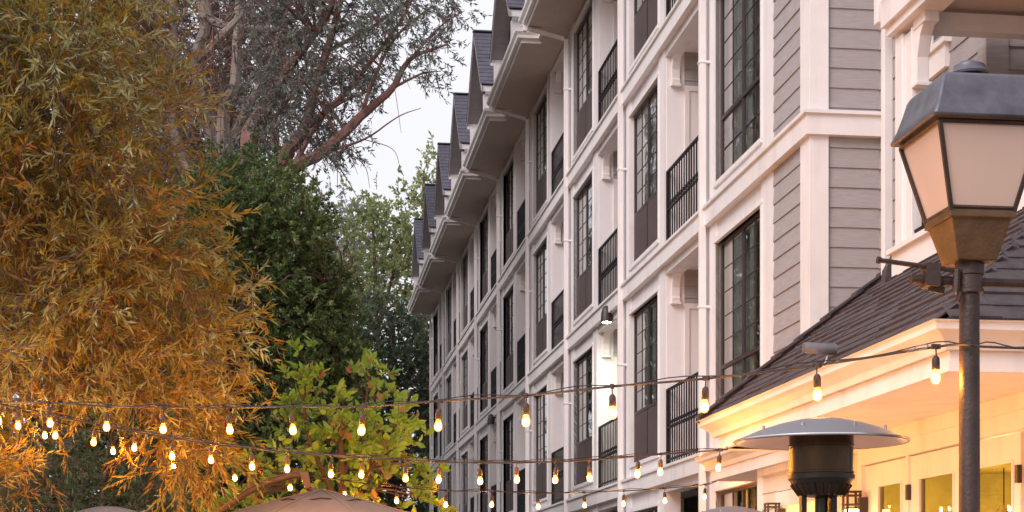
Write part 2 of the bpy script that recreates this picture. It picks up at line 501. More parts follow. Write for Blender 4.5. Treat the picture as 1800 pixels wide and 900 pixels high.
ga = MB(); ga.prism([(4.5, ZS + .2), (14, ZS + .2), (9.2, ZS + .2 + 2.9)], 'y', YE - .02, YE + .1); ga.prism([(4.5, ZS + .2), (14, ZS + .2), (9.2, ZS + .2 + 2.9)], 'y', YF - .1, YF + .02)
hpart('gable_wall', ga, M_SIDING)
EX = 3.97
def make_eave():
    e = MB()                       # box soffit
    y0, y1 = .62, 4.86
    x0, x1 = EX + .12 - WX, 4.43 - WX
    e.box(x0, x1, y0, y1, ZS - .012, ZS + .02)
    ev = e.build('eave', M_SOFFIT, hotel)
    t = MB()
    t.box(x0 - .02, x0, y0, y1, ZS - .05, ZS + .12)        # fascia front
    t.box(x0, x1 + .02, y0 - .02, y0, ZS - .05, ZS + .10); t.box(x0, x1 + .02, y1, y1 + .02, ZS - .05, ZS + .10)
    t.build('fascia_board', M_TRIM, ev)
    gt = MB()
    prof = [(0, ZS + .02), (.07, ZS + .02), (.08, ZS + .07), (.12, ZS + .12), (.125, ZS + .17), (.115, ZS + .17), (.10, ZS + .13), (0, ZS + .10)]
    xa = x0 - .02
    gt.sweep(prof, [(x1 + .05, y0 - .02), (xa, y0 - .02), (xa, y1 + .02), (x1 + .05, y1 + .02)])
    gt.build('gutter', M_TRIM, ev)
    r_ = MB(); r_.prism([(x0 - .06, ZS + .14), (x1 + .25, ZS + .14 + (x1 + .31 - x0) * .62), (x1 + .25, ZS + .10), (x0 - .06, ZS + .10)], 'y', y0 - .04, y1 + .04)
    r_.build('roof_edge', M_SHINGLE2, ev)
    return ev
ev = make_eave(); ff = True
for k in range(-1, NB):
    loc = (0, B0 + k * BW - YE, 0)
    if k == -1: ev.location = loc
    else: copy_tree(ev, hotel, loc)

# --- dormers (local origin at ridge line foot: x from wall plane, y centre)
def make_dormer():
    xf = 4.22 - WX           # front edge of roof
    xb = xf + 3.0
    hw = 1.62; ze, zp = 1.6 + 11.78, 1.6 + 13.52   # eave and peak heights
    bd = MB()
    # body walls
    bx = xf + .38
    bd.prism([(-hw + .28, ZS + .2), (hw - .28, ZS + .2), (hw - .28, ze - .05), (0, zp - .35), (-hw + .28, ze - .05)], 'x', bx, xb)
    dm = bd.build('dormer', M_SIDING, hotel)
    rr = MB()
    th = .07
    ncr = 14
    for sgn in (-1, 1):
        for i in range(ncr):
            a, b_ = i / ncr, (i + 1.25) / ncr
            y_a, z_a = sgn * hw * a, zp - (zp - ze) * a
            y_b, z_b = sgn * hw * min(b_, 1.0), zp - (zp - ze) * min(b_, 1.0)
            rr.add([(xf, y_a, z_a), (xb, y_a, z_a), (xb, y_b, z_b + .025), (xf, y_b, z_b + .025),
                    (xf, y_a, z_a - .03), (xb, y_a, z_a - .03), (xb, y_b, z_b), (xf, y_b, z_b)],
                   [(0, 1, 2, 3), (4, 7, 6, 5), (0, 3, 7, 4), (1, 5, 6, 2), (3, 2, 6, 7), (0, 4, 5, 1)])
    rr.box(xf - .01, xb, -.08, .08, zp, zp + .03)
    rr.build('dormer_roof', M_SHINGLE2, dm)
    tr = MB(); rk_ = MB()
    for sgn in (-1, 1):
        dy, dz = sgn * hw, ze - zp
        rk_.obox((xf + .01, 0, zp - .05 - .12), (.03, 0, 0), (0, dy, dz), (0, 0, .11))
        tr.obox((xf + .02, sgn * (hw - .04), ze - .16), (xb - xf - .02, 0, 0), (0, -sgn * .03, 0), (0, 0, .13))
        # underside boards of the overhang
        rk_.obox((xf + .04, sgn * .02, zp - .10), (bx - xf - .04, 0, 0), (0, sgn * (hw - .06), (ze - zp) * (hw - .06) / hw), (0, 0, -.02))
        tr.box(bx - .04, bx + .12, sgn * (hw - .30), sgn * (hw - .16), ZS + .2, ze - .06)
        # knee bracket
        tr.prism([(sgn * (hw - .24), ze - .75), (sgn * (hw - .14), ze - .75), (sgn * (hw - .14), ze - .2), (sgn * (hw - .24), ze - .2)], 'x', xf + .08, bx)
    tr.box(bx - .05, bx - .01, -hw + .2, hw - .2, ze - .35, ze - .25)
    tr.build('dormer_trim', M_TRIM, dm)
    rk_.build('rake_board', M_SIDING, dm)
    wn = MB(); wn.box(bx - .03, bx - .012, -.5, .5, ZS + .75, ze - .4)
    wn.build('dormer_window', mat('dormer_glass', (.03, .03, .035), .08, var=.1), dm)
    return dm
dm = make_dormer()
for k in range(0, NB + 1):
    loc = (0, B0 + k * BW + .25 - YE, 0)
    if k == 0: dm.location = loc
    else: copy_tree(dm, hotel, loc)

# --- wall mounted floodlights of the hotel
def flood(px, py, X, lit, label):
    y = YonX(px, X); Zc = X * SA + y * CA
    z = EYE + (1046 - py) / F * Zc
    r = empty('floodlight', (X, y, z), label, 'lamp', None)
    b = MB(); b.lathe((0, 0, 0), [(.02, .20), (.06, .17), (.085, .08), (.09, -.05), (.085, -.055)], 14)
    b.build('shade', M_BRONZE, r, smooth=True)
    a = MB(); a.tube([(0, 0, .1), (.12, 0, .12), (WX - X, 0, .12)], .015, 6); a.build('arm', M_BRONZE, r)
    e = MB(); e.lathe((0, 0, -.058), [(.01, -.01), (.06, -.008), (.065, 0)], 14)
    e.build('lens', emit_mat('flood_lens_lit', (1, .92, .62), 90) if lit else mat('flood_lens', (.4, .4, .4), .3), r)
    return r
flood(1066, 560, 4.78, True, 'bell shaped outdoor lamp glowing pale white on the hotel front')
flood(863, 742, 4.74, False, 'unlit dark bell shaped lamp far along the hotel front')
sl = bpy.data.lights.new('floodlight_beam', 'SPOT'); sl.energy = 80; sl.color = (.9, 1.0, .80); sl.spot_size = R(120); sl.spot_blend = .8; sl.shadow_soft_size = .06
slo = bpy.data.objects.new('floodlight_beam', sl); sc.collection.objects.link(slo)
fo = [o for o in bpy.data.objects if o.name.startswith('floodlight') and o.type == 'EMPTY'][0]
slo.parent = fo; slo.location = (-.03, 0, -.1)
slo.rotation_euler = Vector((-.28, -.45, .8)).to_track_quat('Z', 'Y').to_euler()

# ------------------------------------------------------------------ dining pavilion
PX = 3.3; ZG = 3.04; PIT = .78
Y1 = YonX(1228, PX); Y0 = YonX(1642, PX)
PWX = 4.36; PY0 = Y0 + 1.06; PXE = 12.0
pav = empty('dining_pavilion', (PWX, PY0, 0), 'single storey pavilion with dark shingle roof and glowing cream eaves beside the hotel', 'building')
PO = (PWX, PY0, 0)
def ppart(name, mb, m, **k): return mb.build(name, m, pav, PO, **k)
GP = [(0, ZG - .14), (.02, ZG - .14), (.035, ZG - .10), (.075, ZG - .06), (.11, ZG - .045), (.115, ZG - .01), (.135, ZG), (.115, ZG + .004), (.10, ZG - .02), (0, ZG - .02)]
ix = PX + .13
gpath = [(ix + .7, Y1 - .02), (ix, Y1 - .02), (ix, Y0 + .13), (PXE, Y0 + .13)]
gt = MB(); gt.sweep([(-o, z) for o, z in GP][::-1], gpath)
ppart('gutter', gt, M_TRIM)
fz = MB(); ZSO = 2.80
fz.sweep([(0.0, ZSO), (0.0, ZG - .03), (.03, ZG - .03), (.03, ZSO + .0)], [(ix + .7, Y1 - .10), (ix + .015, Y1 - .10), (ix + .015, Y0 + .145), (PXE, Y0 + .145)])
fz.sweep([(-.012, ZSO - .012), (-.012, ZSO + .04), (.03, ZSO + .04), (.03, ZSO - .012)], [(ix + .7, Y1 - .10), (ix + .015, Y1 - .10), (ix + .015, Y0 + .145), (PXE, Y0 + .145)])
ppart('frieze_board', fz, M_TRIM)
so_ = MB(); so_.box(ix + .04, PWX + .3, Y0 + .17, Y1 - .13, ZSO + .02, ZSO + .05); so_.box(PWX + .3, PXE, Y0 + .17, PY0 + .3, ZSO + .02, ZSO + .05)
ppart('soffit', so_, M_TRIM)
# roof: shingle courses
def roof_course_field(mb, o, along, up, nrm, L, H, lo_trim, hi_trim, exp=.145):
    """o: eave start; along/up unit vectors; lo_trim/hi_trim: functions of height giving start/end distance"""
    o, along, up, nrm = map(Vector, (o, along, up, nrm))
    n = int(H / exp) + 1
    for i in range(n):
        s = i * exp
        a = lo_trim(s + exp * .5); b = hi_trim(s + exp * .5)
        base = o + up * s
        x = a
        # undercourse
        while x < b:
            wdt = random.uniform(.14, .42)
            e = min(x + wdt, b)
            if e - x < .03: break
            lam = random.random() < .5
            th = .012 if lam else .003
            drop = random.uniform(-.002, .014) if lam else random.uniform(-.006, .002) - (.0 if lam else .0)
            p = base + along * x - up * drop
            # board: thick at bottom, dives under next course
            A = along * (e - x - .003)
            vs = [p, p + A, p + A + up * (exp + .03), p + up * (exp + .03)]
            top = [p + nrm * (th + .008), p + A + nrm * (th + .008), p + A + up * (exp + .03) + nrm * (.001), p + up * (exp + .03) + nrm * .001]
            mb.add([*vs, *top], [(0, 1, 2, 3), (4, 7, 6, 5), (0, 4, 5, 1), (1, 5, 6, 2), (2, 6, 7, 3), (3, 7, 4, 0)])
            x = e
q = math.sqrt(1 + PIT * PIT)
upL = Vector((1, 0, PIT)) / q; nL = Vector((-PIT, 0, 1)) / q
upF = Vector((0, 1, PIT)) / q; nF = Vector((0, -PIT, 1)) / q
HR = 2.5            # horizontal run of the slope
rs = MB()
yA, yB = Y0 + .04, Y1 + .03
roof_course_field(rs, (PX + .05, yA, ZG + .01), (0, 1, 0), upL, nL, yB - yA, HR * q, lambda s: s / q, lambda s: yB - yA)
roof_course_field(rs, (PX + .05, yA, ZG + .01), (1, 0, 0), upF, nF, 8, HR * q, lambda s: s / q, lambda s: 7.5)
ppart('shingle_roof', rs, M_SHINGLE)
rb = MB()
c0 = Vector((PX + .07, yA + .02, ZG - .01))
top = HR
rb.add([c0, (c0.x, yB, c0.z), (c0.x + top, yB, c0.z + top * PIT), (c0.x + top, c0.y + top, c0.z + top * PIT), (c0.x + 8, c0.y, c0.z), (c0.x + 8, c0.y + top, c0.z + top * PIT),
        (c0.x + 8, yB, c0.z + top * PIT)],
       [(0, 1, 2, 3), (0, 3, 5, 4), (3, 2, 6, 5)])
rb.prism([(c0.x, c0.z), (c0.x + top, c0.z + top * PIT), (c0.x + top, c0.z)], 'y', yB - .06, yB - .01)
ppart('roof_deck', rb, M_SHINGLE)
hc = MB()
hd = Vector((1, 1, PIT)).normalized()
hn1 = Vector((-1, 1, 0)).normalized(); hup = hd.cross(hn1)
if hup.z < 0: hup = -hup
s = .10
while s < HR * 1.75:
    p = c0 + hd * s + hup * .02
    # a folded cap: two wings following both slopes
    wl = Vector((-.0, 1, 0)).cross(Vector((0, 0, 1)))
    w1 = (Vector((0, 1, 0)) - hd * hd.dot(Vector((0, 1, 0)))).normalized() * .15   # on left slope
    w2 = (Vector((1, 0, 0)) - hd * hd.dot(Vector((1, 0, 0)))).normalized() * .15
    a = p + hup * .018; e = p + hd * .2 + hup * .004
    hc.add([a, a + w1, e + w1, e, a + w2, e + w2, a - hup * .02, a + w1 - hup * .02, a + w2 - hup * .02],
           [(0, 1, 2, 3), (0, 3, 5, 4), (0, 6, 7, 1), (0, 4, 8, 6)])
    s += .15
ppart('hip_cap', hc, M_SHINGLE)
rk = MB(); rk.obox((PX + .0, yB - .03, ZG - .02), (HR, 0, HR * PIT), (0, .06, 0), (0, 0, .045))
x = 0
while x < HR - .2:
    l_ = random.uniform(.2, .35)
    rk.obox((PX + x, yB - .06, ZG + .03 + x * PIT), (l_, 0, l_ * PIT - .02), (0, .13, 0), (0, 0, .02)); x += l_ * .8
ppart('rake_edge', rk, M_SHINGLE)

# wall with siding, doors
pw = MB()
dy = lambda px: YonX(px, PWX)
yd0, yd1 = dy(1800) - 1.0, dy(1514)      # door set
yw0, yw1 = dy(1482), dy(1369)            # lit window
siding_rows_x(pw, PWX, yd1, yw0, 0, ZSO + .02, .15); siding_rows_x(pw, PWX, yw1, YE, 0, ZSO + .02, .15)
siding_rows_x(pw, PWX, yw0, yw1, 2.54, ZSO + .02, .15); siding_rows_x(pw, PWX, PY0, yd0, 0, ZSO + .02, .15)
pw.box(PWX + .03, PWX + .15, yd1, yw0, 0, ZSO); pw.box(PWX + .03, PWX + .15, yw1, YE, 0, ZSO); pw.box(PWX + .03, PWX + .15, yw0, yw1, 2.54, ZSO); pw.box(PWX + .03, PWX + .15, PY0, yd0, 0, ZSO)
siding_rows_y(pw, PY0, PWX, PXE, 0, ZSO, .15)
pw.box(PWX + .03, PXE, PY0 + .03, PY0 + .15, 0, ZSO)
ppart('wall', pw, M_CREAM)
ip = MB(); ip.box(PWX + 2.5, PWX + 2.6, PY0 + .15, YE, 0, ZSO); ip.box(PWX + .15, PWX + 2.6, PY0 + .15, YE, -.01, .03); ip.box(PWX + .15, PWX + 2.6, PY0 + .15, YE, ZSO - .04, ZSO - .01); ip.box(PWX + .15, PWX + 2.6, YE - .1, YE, 0, ZSO)
ppart('dining_room', ip, mat('dining_room_paint', (.50, .42, .16), .8, var=.3, scale=1.5))
cn = MB(); cn.box(PWX - .03, PWX + .02, YE - .14, YE - .02, 0, ZSO); cn.box(PWX - .022, PWX + .03, PY0 - .03, PY0 + .1, 0, ZSO)
cn.box(PWX - .05, PWX + .02, PY0 - .02, YE - .15, ZSO - .085, ZSO + .019)
ppart('corner_trim', cn, M_TRIM)
ds = MB()
ds.box(PWX - .035, PWX + .05, yd0, yd1, 2.60, 2.74); ds.box(PWX - .045, PWX + .05, yd0 - .03, yd1 + .03, 2.74, 2.765)
ds.box(PWX - .035, PWX + .05, yd1 - .10, yd1, 0, 2.60); ds.box(PWX - .03, PWX + .06, yd0, yd0 + .1, 0, 2.60)
ds.box(PWX - .015, PWX + .05, dy(1600) , dy(1600) + .05, 0, 2.60)
ppart('door_frame', ds, M_TRIM)
M_WGLASS = glass_mat('door_pane_glass', (.85, .85, .6), refl=.55)
def leaf(ya, yb, gy0, gy1, hinge_at):
    d = MB()
    d.box(PWX - .0, PWX + .04, ya, gy0, .05, 2.59); d.box(PWX - .0, PWX + .04, gy1, yb, .05, 2.59)
    d.box(PWX - .0, PWX + .04, gy0, gy1, 2.42, 2.59); d.box(PWX, PWX + .04, gy0, gy1, .05, .35)
    for (a, b) in ((gy0 - .012, gy0 + .004), (gy1 - .004, gy1 + .012)): d.box(PWX - .01, PWX + .02, a, b, .35, 2.42)
    d.box(PWX - .01, PWX + .02, gy0 + .004, gy1 - .004, 2.416, 2.43)
    o = ppart('door', d, M_TRIM)
    gl = MB(); gl.add([(PWX + .008, gy0, .35), (PWX + .008, gy1, .35), (PWX + .008, gy1, 2.42), (PWX + .008, gy0, 2.42)], [(0, 3, 2, 1)])
    gl.build('door_glass', M_WGLASS, o, PO, recalc=False)
    if hinge_at is not None:
        for z in (2.28, 1.3, .4):
            h = MB(); h.box(PWX - .03, PWX + .0, hinge_at - .02, hinge_at + .02, z, z + .11)
            h.build('hinge', M_BRONZE, o, PO)
leaf(dy(1598) + .03, yd1 - .1, dy(1585), dy(1545), None)
leaf(dy(1695), dy(1600), dy(1677), dy(1617), dy(1600))
leaf(dy(1794), dy(1697), dy(1781), dy(1712), dy(1794))
ww_ = MB()
for (a, b, c, d_) in ((yw0, yw1, 2.40, 2.53), (yw0, yw0 + .12, 0, 2.40), (yw1 - .22, yw1, 0, 2.40)): ww_.box(PWX - .03, PWX + .05, a, b, c, d_)
ww_.box(PWX - .0, PWX + .04, yw0 + .12, yw1 - .22, 0, .9)
wf = ppart('window', ww_, M_TRIM)
lg = MB(); lg.add([(PWX + .02, yw0 + .12, .9), (PWX + .02, yw1 - .22, .9), (PWX + .02, yw1 - .22, 2.4), (PWX + .02, yw0 + .12, 2.4)], [(0, 1, 2, 3)])
lg.build('lit_pane', emit_mat('lit_window', (1, .62, .22), 1.1), wf, PO)

rl_ = bpy.data.lights.new('room_fill_lamp', 'POINT'); rl_.energy = 90; rl_.color = (1, .66, .30); rl_.shadow_soft_size = .12  # lamp added to brighten the room seen through the door panes
rlo = bpy.data.objects.new('room_fill_lamp', rl_); sc.collection.objects.link(rlo)
pd = empty('added_pendant_lamp', (PWX + 1.7, yd1 + 1.2, 2.25), 'warm pendant lamp added inside the dining room to brighten the door panes', 'pendant lamp')
rlo.parent = pd; rlo.location = (0, 0, -.12)
m_ = MB(); m_.lathe((0, 0, 0), [(.03, .12), (.16, 0), (.15, 0), (.02, .11)], 16, closed_top=False); m_.build('lamp_shade', M_TRIM, pd)
m_ = MB(); m_.tube([(0, 0, .12), (0, 0, .45)], .006, 5); m_.build('cord', M_IRON, pd)
# second lower eave between pavilion and hotel
EX2 = 4.1
ya, yb = YonX(1400, EX2), YonX(1224, EX2)
link = empty('link_canopy', (WX, yb, 0), 'small cream canopy under the pavilion eave, against the hotel wall', 'canopy')
LO = (WX, yb, 0)
g2 = MB(); zt = ZG - .02
g2.sweep([(-o, z - .02) for o, z in GP][::-1], [(WX - .13, yb - .02), (EX2 + .13, yb - .02), (EX2 + .13, ya)])
g2.build('gutter', M_TRIM, link, LO)
g2 = MB(); g2.box(EX2 + .13, EX2 + .16, ya, yb - .1, zt - .25, zt - .02); g2.box(EX2 + .16, WX - .13, yb - .13, yb - .10, zt - .25, zt - .02)
g2.build('frieze_board', M_TRIM, link, LO)
g2 = MB(); g2.box(EX2 + .16, WX - .11, ya, yb - .13, zt - .23, zt - .2)
g2.build('soffit', M_TRIM, link, LO)
g2 = MB(); g2.prism([(EX2 + .03, zt - .02), (WX - .12, zt + .12), (WX - .12, zt - .02)], 'y', ya, yb)
g2.build('roof', M_SHINGLE, link, LO)

# ------------------------------------------------------------------ side wing with balcony over the pavilion roof
SX = 4.75
yc = YonX(1573, SX)
wing = empty('side_wing', (SX, yc, 0), 'grey sided upper wing with white balcony column and beam above the pavilion roof', 'building')
SO = (SX, yc, 0)
zb0 = 1.6 + 4.42
c = MB()
c.box(SX, SX + .13, yc - .16, yc - .0, 3.9, zb0 + .02); c.box(SX + .02, SX + .11, yc - .34, yc - .16, 3.9, zb0 - .0)
c.box(SX + .0, SX + .14, yc - .36, yc - .34, 3.9, zb0)
c.build('column', M_TRIM, wing, SO, bevel=.006)
c = MB(); c.prism([(yc - .36, zb0 - .45), (yc - .42, zb0 - .45), (yc - .42, zb0 - .25), (yc - .48, zb0 - .1), (yc - .58, zb0 + .0), (yc - .58, zb0 + .05), (yc - .36, zb0 + .05)], 'x', SX + .02, SX + .12)
c.box(SX + .01, SX + .13, yc - .60, yc - .36, zb0 - .03, zb0 + .06); c.box(SX + .0, SX + .14, yc - .46, yc - .36, zb0 - .48, zb0 - .45)
c.build('bracket', M_TRIM, wing, SO, bevel=.005)
c = MB()
c.box(SX - .06, SX + .16, 2.5, yc + .03, zb0 + .05, zb0 + .36)
c.box(SX - .10, SX - .06, 2.5, yc + .05, zb0 + .12, zb0 + .33); c.box(SX - .14, SX - .06, 2.5, yc + .06, zb0 + .36, zb0 + .40)
c.box(SX + .16, 12, yc - .38, yc - .25, zb0 - .02, zb0 + .12)
c.build('beam', M_TRIM, wing, SO)
c = MB(); c.box(SX + .16, 12, 2.5, yc - .1, zb0 + .16, zb0 + .22)
c.build('balcony_ceiling', M_SOFFIT, wing, SO)
c = MB(); c.box(SX - .02, SX + .1, 8.2, yc + .02, 3.75, 4.32); c.box(SX - .06, SX + .12, 8.2, yc + .04, 4.32, 4.36)
c.build('floor_band', M_TRIM, wing, SO)
c = MB()
for i in range(7):
    y = yc - .5 - i * .12; c.box(SX + .03, SX + .05, y - .008, y + .008, 4.36, 5.2)
c.box(SX + .02, SX + .06, yc - 1.3, yc - .36, 5.2, 5.23); c.box(SX + .02, SX + .06, yc - 1.3, yc - .36, 4.42, 4.44)
c.build('railing', M_IRON, wing, SO)
BX = 5.55; by0 = YonX(1735, BX)
c = MB(); siding_rows_x(c, BX, by0 + .02, YE, 3.2, 11.5, .19); c.box(BX + .03, BX + .2, by0 + .05, YE, 3.2, 11.5)
siding_rows_y(c, by0, BX + .17, 12, 3.2, 11.5, .19); c.box(BX + .2, 12, by0 + .03, by0 + .1, 3.2, 11.5)
c.build('siding', M_SIDINGY, wing, SO)
c = MB(); c.box(BX - .02, BX + .02, by0 - .02, by0 + .14, 3.2, 11.5); c.box(BX - .018, BX + .17, by0 - .03, by0 - .002, 3.2, 11.5)
c.build('corner_board', M_SIDING, wing, SO)
c = MB(); wy1 = YonX(1637, BX); 
zs = EYE + (1046 - 104) / F * (BX * SA + wy1 * CA)
c.box(BX - .05, BX + .0, by0 + .75, wy1, zs - .2, zs); c.box(BX - .08, BX, by0 + .7, wy1 + .03, zs, zs + .05)
c.box(BX - .03, BX + .0, wy1 - .09, wy1, zs + .05, zs + 1.4); c.box(BX - .03, BX, by0 + .75, by0 + .84, zs + .05, zs + 1.4)
wn = c.build('window', M_TRIM, wing, SO)
c = MB(); c.box(BX - .015, BX - .005, by0 + .84, wy1 - .09, zs + .05, zs + 1.4)
c.build('pane', mat('wing_glass', (.03, .03, .035), .1, var=.1), wn, SO)
# downspout beside the wing
dsp = MB(); p0 = P(1559, 478, 13.4)
dsp.box(p0.x - .038, p0.x + .038, p0.y - .038, p0.y + .038, 4.2, 8.5)
dsp.box(p0.x - .09, p0.x + .02, p0.y - .03, p0.y + .06, P(0, 42, 13.4).z, 8.5)
dsp.build('downspout', M_TRIM, wing, SO, bevel=.006)
c = MB(); c.prism([(-.04, 0), (.0, -.1), (.10, .28), (.06, .34), (-.02, .2)], 'y', -.05, .05)
c.build('flashing', M_SHINGLE, wing, loc=(p0.x - SX - .04, p0.y - yc - .1, 4.02))

# ------------------------------------------------------------------ lamp post
LZ = 7.3
lc = P(1704, 1046, LZ); lx, ly = lc.x, lc.y
lamp = empty('lamp_post', (lx, ly, 0), 'tall street lamp with frosted four sided lantern and grey metal hood at the right', 'lamp post')
M_LAMPMET = mat('lamp_bronze', (.055, .032, .026), .5, metal=.25, var=.3, scale=12, bump=.3, bscale=70)
M_HOOD = mat('lamp_hood_metal', (.13, .125, .15), .45, metal=.45, var=.3, scale=9, bump=.15, bscale=30, dirt=.4)
m = MB(); m.lathe((0, 0, 0), [(.16, 0), (.16, .1), (.09, .16), (.075, .5), (.05, .55), (.044, 2.9), (.044, 3.05)], 24)
m.build('pole', M_LAMPMET, lamp, smooth=True)
m = MB(); m.lathe((0, 0, 0), [(.05, 2.93), (.062, 2.935), (.062, 2.95), (.057, 2.955), (.057, 3.01), (.063, 3.015), (.063, 3.075), (.04, 3.08)], 24)
m.build('collar', M_LAMPMET, lamp, smooth=True)
m = MB(); m.lathe((0, 0, 0), [(.085, 3.065), (.09, 3.07), (.135, 3.235), (.15, 3.24), (.15, 3.265), (.143, 3.28)], 4, sq=True)
m.build('lantern_base', mat('bulb_lit_bronze', (.11, .055, .022), .5, metal=.1, var=.3, scale=12, bump=.3, bscale=70), lamp, bevel=.004)  # bronze turned oranger, so the bulb glow sits in the base colour
fr = MB(); gl = MB()
bz, tz, bb, tb = 3.27, 3.63, .143, .229
for sx, sy in ((-1, -1), (1, -1), (1, 1), (-1, 1)):
    fr.tube([(sx * bb, sy * bb, bz), (sx * tb, sy * tb, tz)], .012, 4)
for (a, bq) in (((-1, -1), (1, -1)), ((1, -1), (1, 1)), ((1, 1), (-1, 1)), ((-1, 1), (-1, -1))):
    fr.tube([(a[0] * tb, a[1] * tb, tz), (bq[0] * tb, bq[1] * tb, tz)], .011, 4)
    fr.tube([(a[0] * bb, a[1] * bb, bz + .01), (bq[0] * bb, bq[1] * bb, bz + .01)], .011, 4)
fr.build('lantern_frame', M_LAMPMET, lamp)
def frosted():
    m = bpy.data.materials.new('frosted_pane'); m.use_nodes = True
    b = m.node_tree.nodes['Principled BSDF']; b.inputs['Base Color'].default_value = (.86, .66, .55, 1); b.inputs['Roughness'].default_value = .45
    n, l = m.node_tree.nodes, m.node_tree.links
    t = n.new('ShaderNodeTexCoord'); no = n.new('ShaderNodeTexNoise'); no.inputs['Scale'].default_value = 90
    bp = n.new('ShaderNodeBump'); bp.inputs['Strength'].default_value = .2; bp.inputs['Distance'].default_value = .004
    l.new(t.outputs['Object'], no.inputs['Vector']); l.new(no.outputs['Fac'], bp.inputs['Height']); l.new(bp.outputs['Normal'], b.inputs['Normal'])
    tr = n.new('ShaderNodeBsdfTranslucent'); tr.inputs['Color'].default_value = (.9, .68, .54, 1)
    ms = n.new('ShaderNodeMixShader'); ms.inputs[0].default_value = .35
    l.new(b.outputs[0], ms.inputs[1]); l.new(tr.outputs[0], ms.inputs[2]); l.new(ms.outputs[0], n['Material Output'].inputs['Surface'])
    return m
gl.lathe((0, 0, 0), [(bb - .006, bz), (tb - .006, tz)], 4, sq=True, closed_top=False)
gl.build('lantern_pane', frosted(), lamp)
m = MB()
m.lathe((0, 0, 0), [(.25, 3.645), (.268, 3.64), (.268, 3.655), (.247, 3.70), (.228, 3.76), (.212, 3.82), (.198, 3.845), (.17, 3.855)], 4, sq=True)
m.build('lantern_hood', M_HOOD, lamp, bevel=.012, smooth=True)
m = MB(); m.lathe((0, 0, 0), [(.045, 3.85), (.045, 3.915), (.084, 3.895), (.088, 3.905), (.070, 3.925), (.067, 3.94), (.045, 3.955), (.01, 3.96)], 24)
m.build('finial', M_HOOD, lamp, smooth=True)
m = MB()
m.tube([(-.27, .0, 2.99), (-.05, 0, 2.985)], .022, 12); m.tube([(.05, 0, 2.985), (.6, 0, 2.98)], .02, 12)
m.tube([(-.43, -.03, 3.065), (-.05, -.03, 3.025)], .011, 8); m.tube([(-.435, -.03, 3.066), (-.42, -.03, 3.064)], .016, 8)
m.box(-.215, -.155, -.055, .03, 2.955, 3.055); m.tube([(-.185, 0, 2.955), (-.12, 0, 2.945)], .018, 6)
m.build('crossbar', M_LAMPMET, lamp)
m = MB(); m.tube([(-.075, -.04, 3.03), (-.08, -.04, 2.93)], .016, 6); m.tube([(-.06, -.04, 2.93), (-.075, -.045, 2.885)], .011, 6)
m.build('clamp', M_LAMPMET, lamp)

# ------------------------------------------------------------------ eave spotlight
sp_ = P(1440, 613, 10.5)
spot = empty('spotlight', (sp_.x, sp_.y, sp_.z), 'grey cylinder spotlight clamped to the pavilion gutter below the shingles', 'spotlight')
M_ARM = mat('umbrella_arm_bronze', (.13, .08, .06), .5, metal=.2, var=.15)
M_GREY = mat('grey_metal', (.22, .22, .25), .4, metal=.5, var=.1)
m = MB(); m.tube([(-.105, 0, .005), (-.08, 0, .005), (.0, 0, 0), (.11, 0, -.002)], [.032, .036, .036, .034], 16)
for i in range(6): m.tube([(.03 + i * .012, 0, 0), (.035 + i * .012, 0, 0)], .039, 16)
m.build('housing', M_GREY, spot, smooth=True)
m = MB(); m.tube([(.06, 0, -.03), (.045, .0, -.08), (.02, .0, -.13)], .009, 6); m.build('bracket', M_GREY, spot)

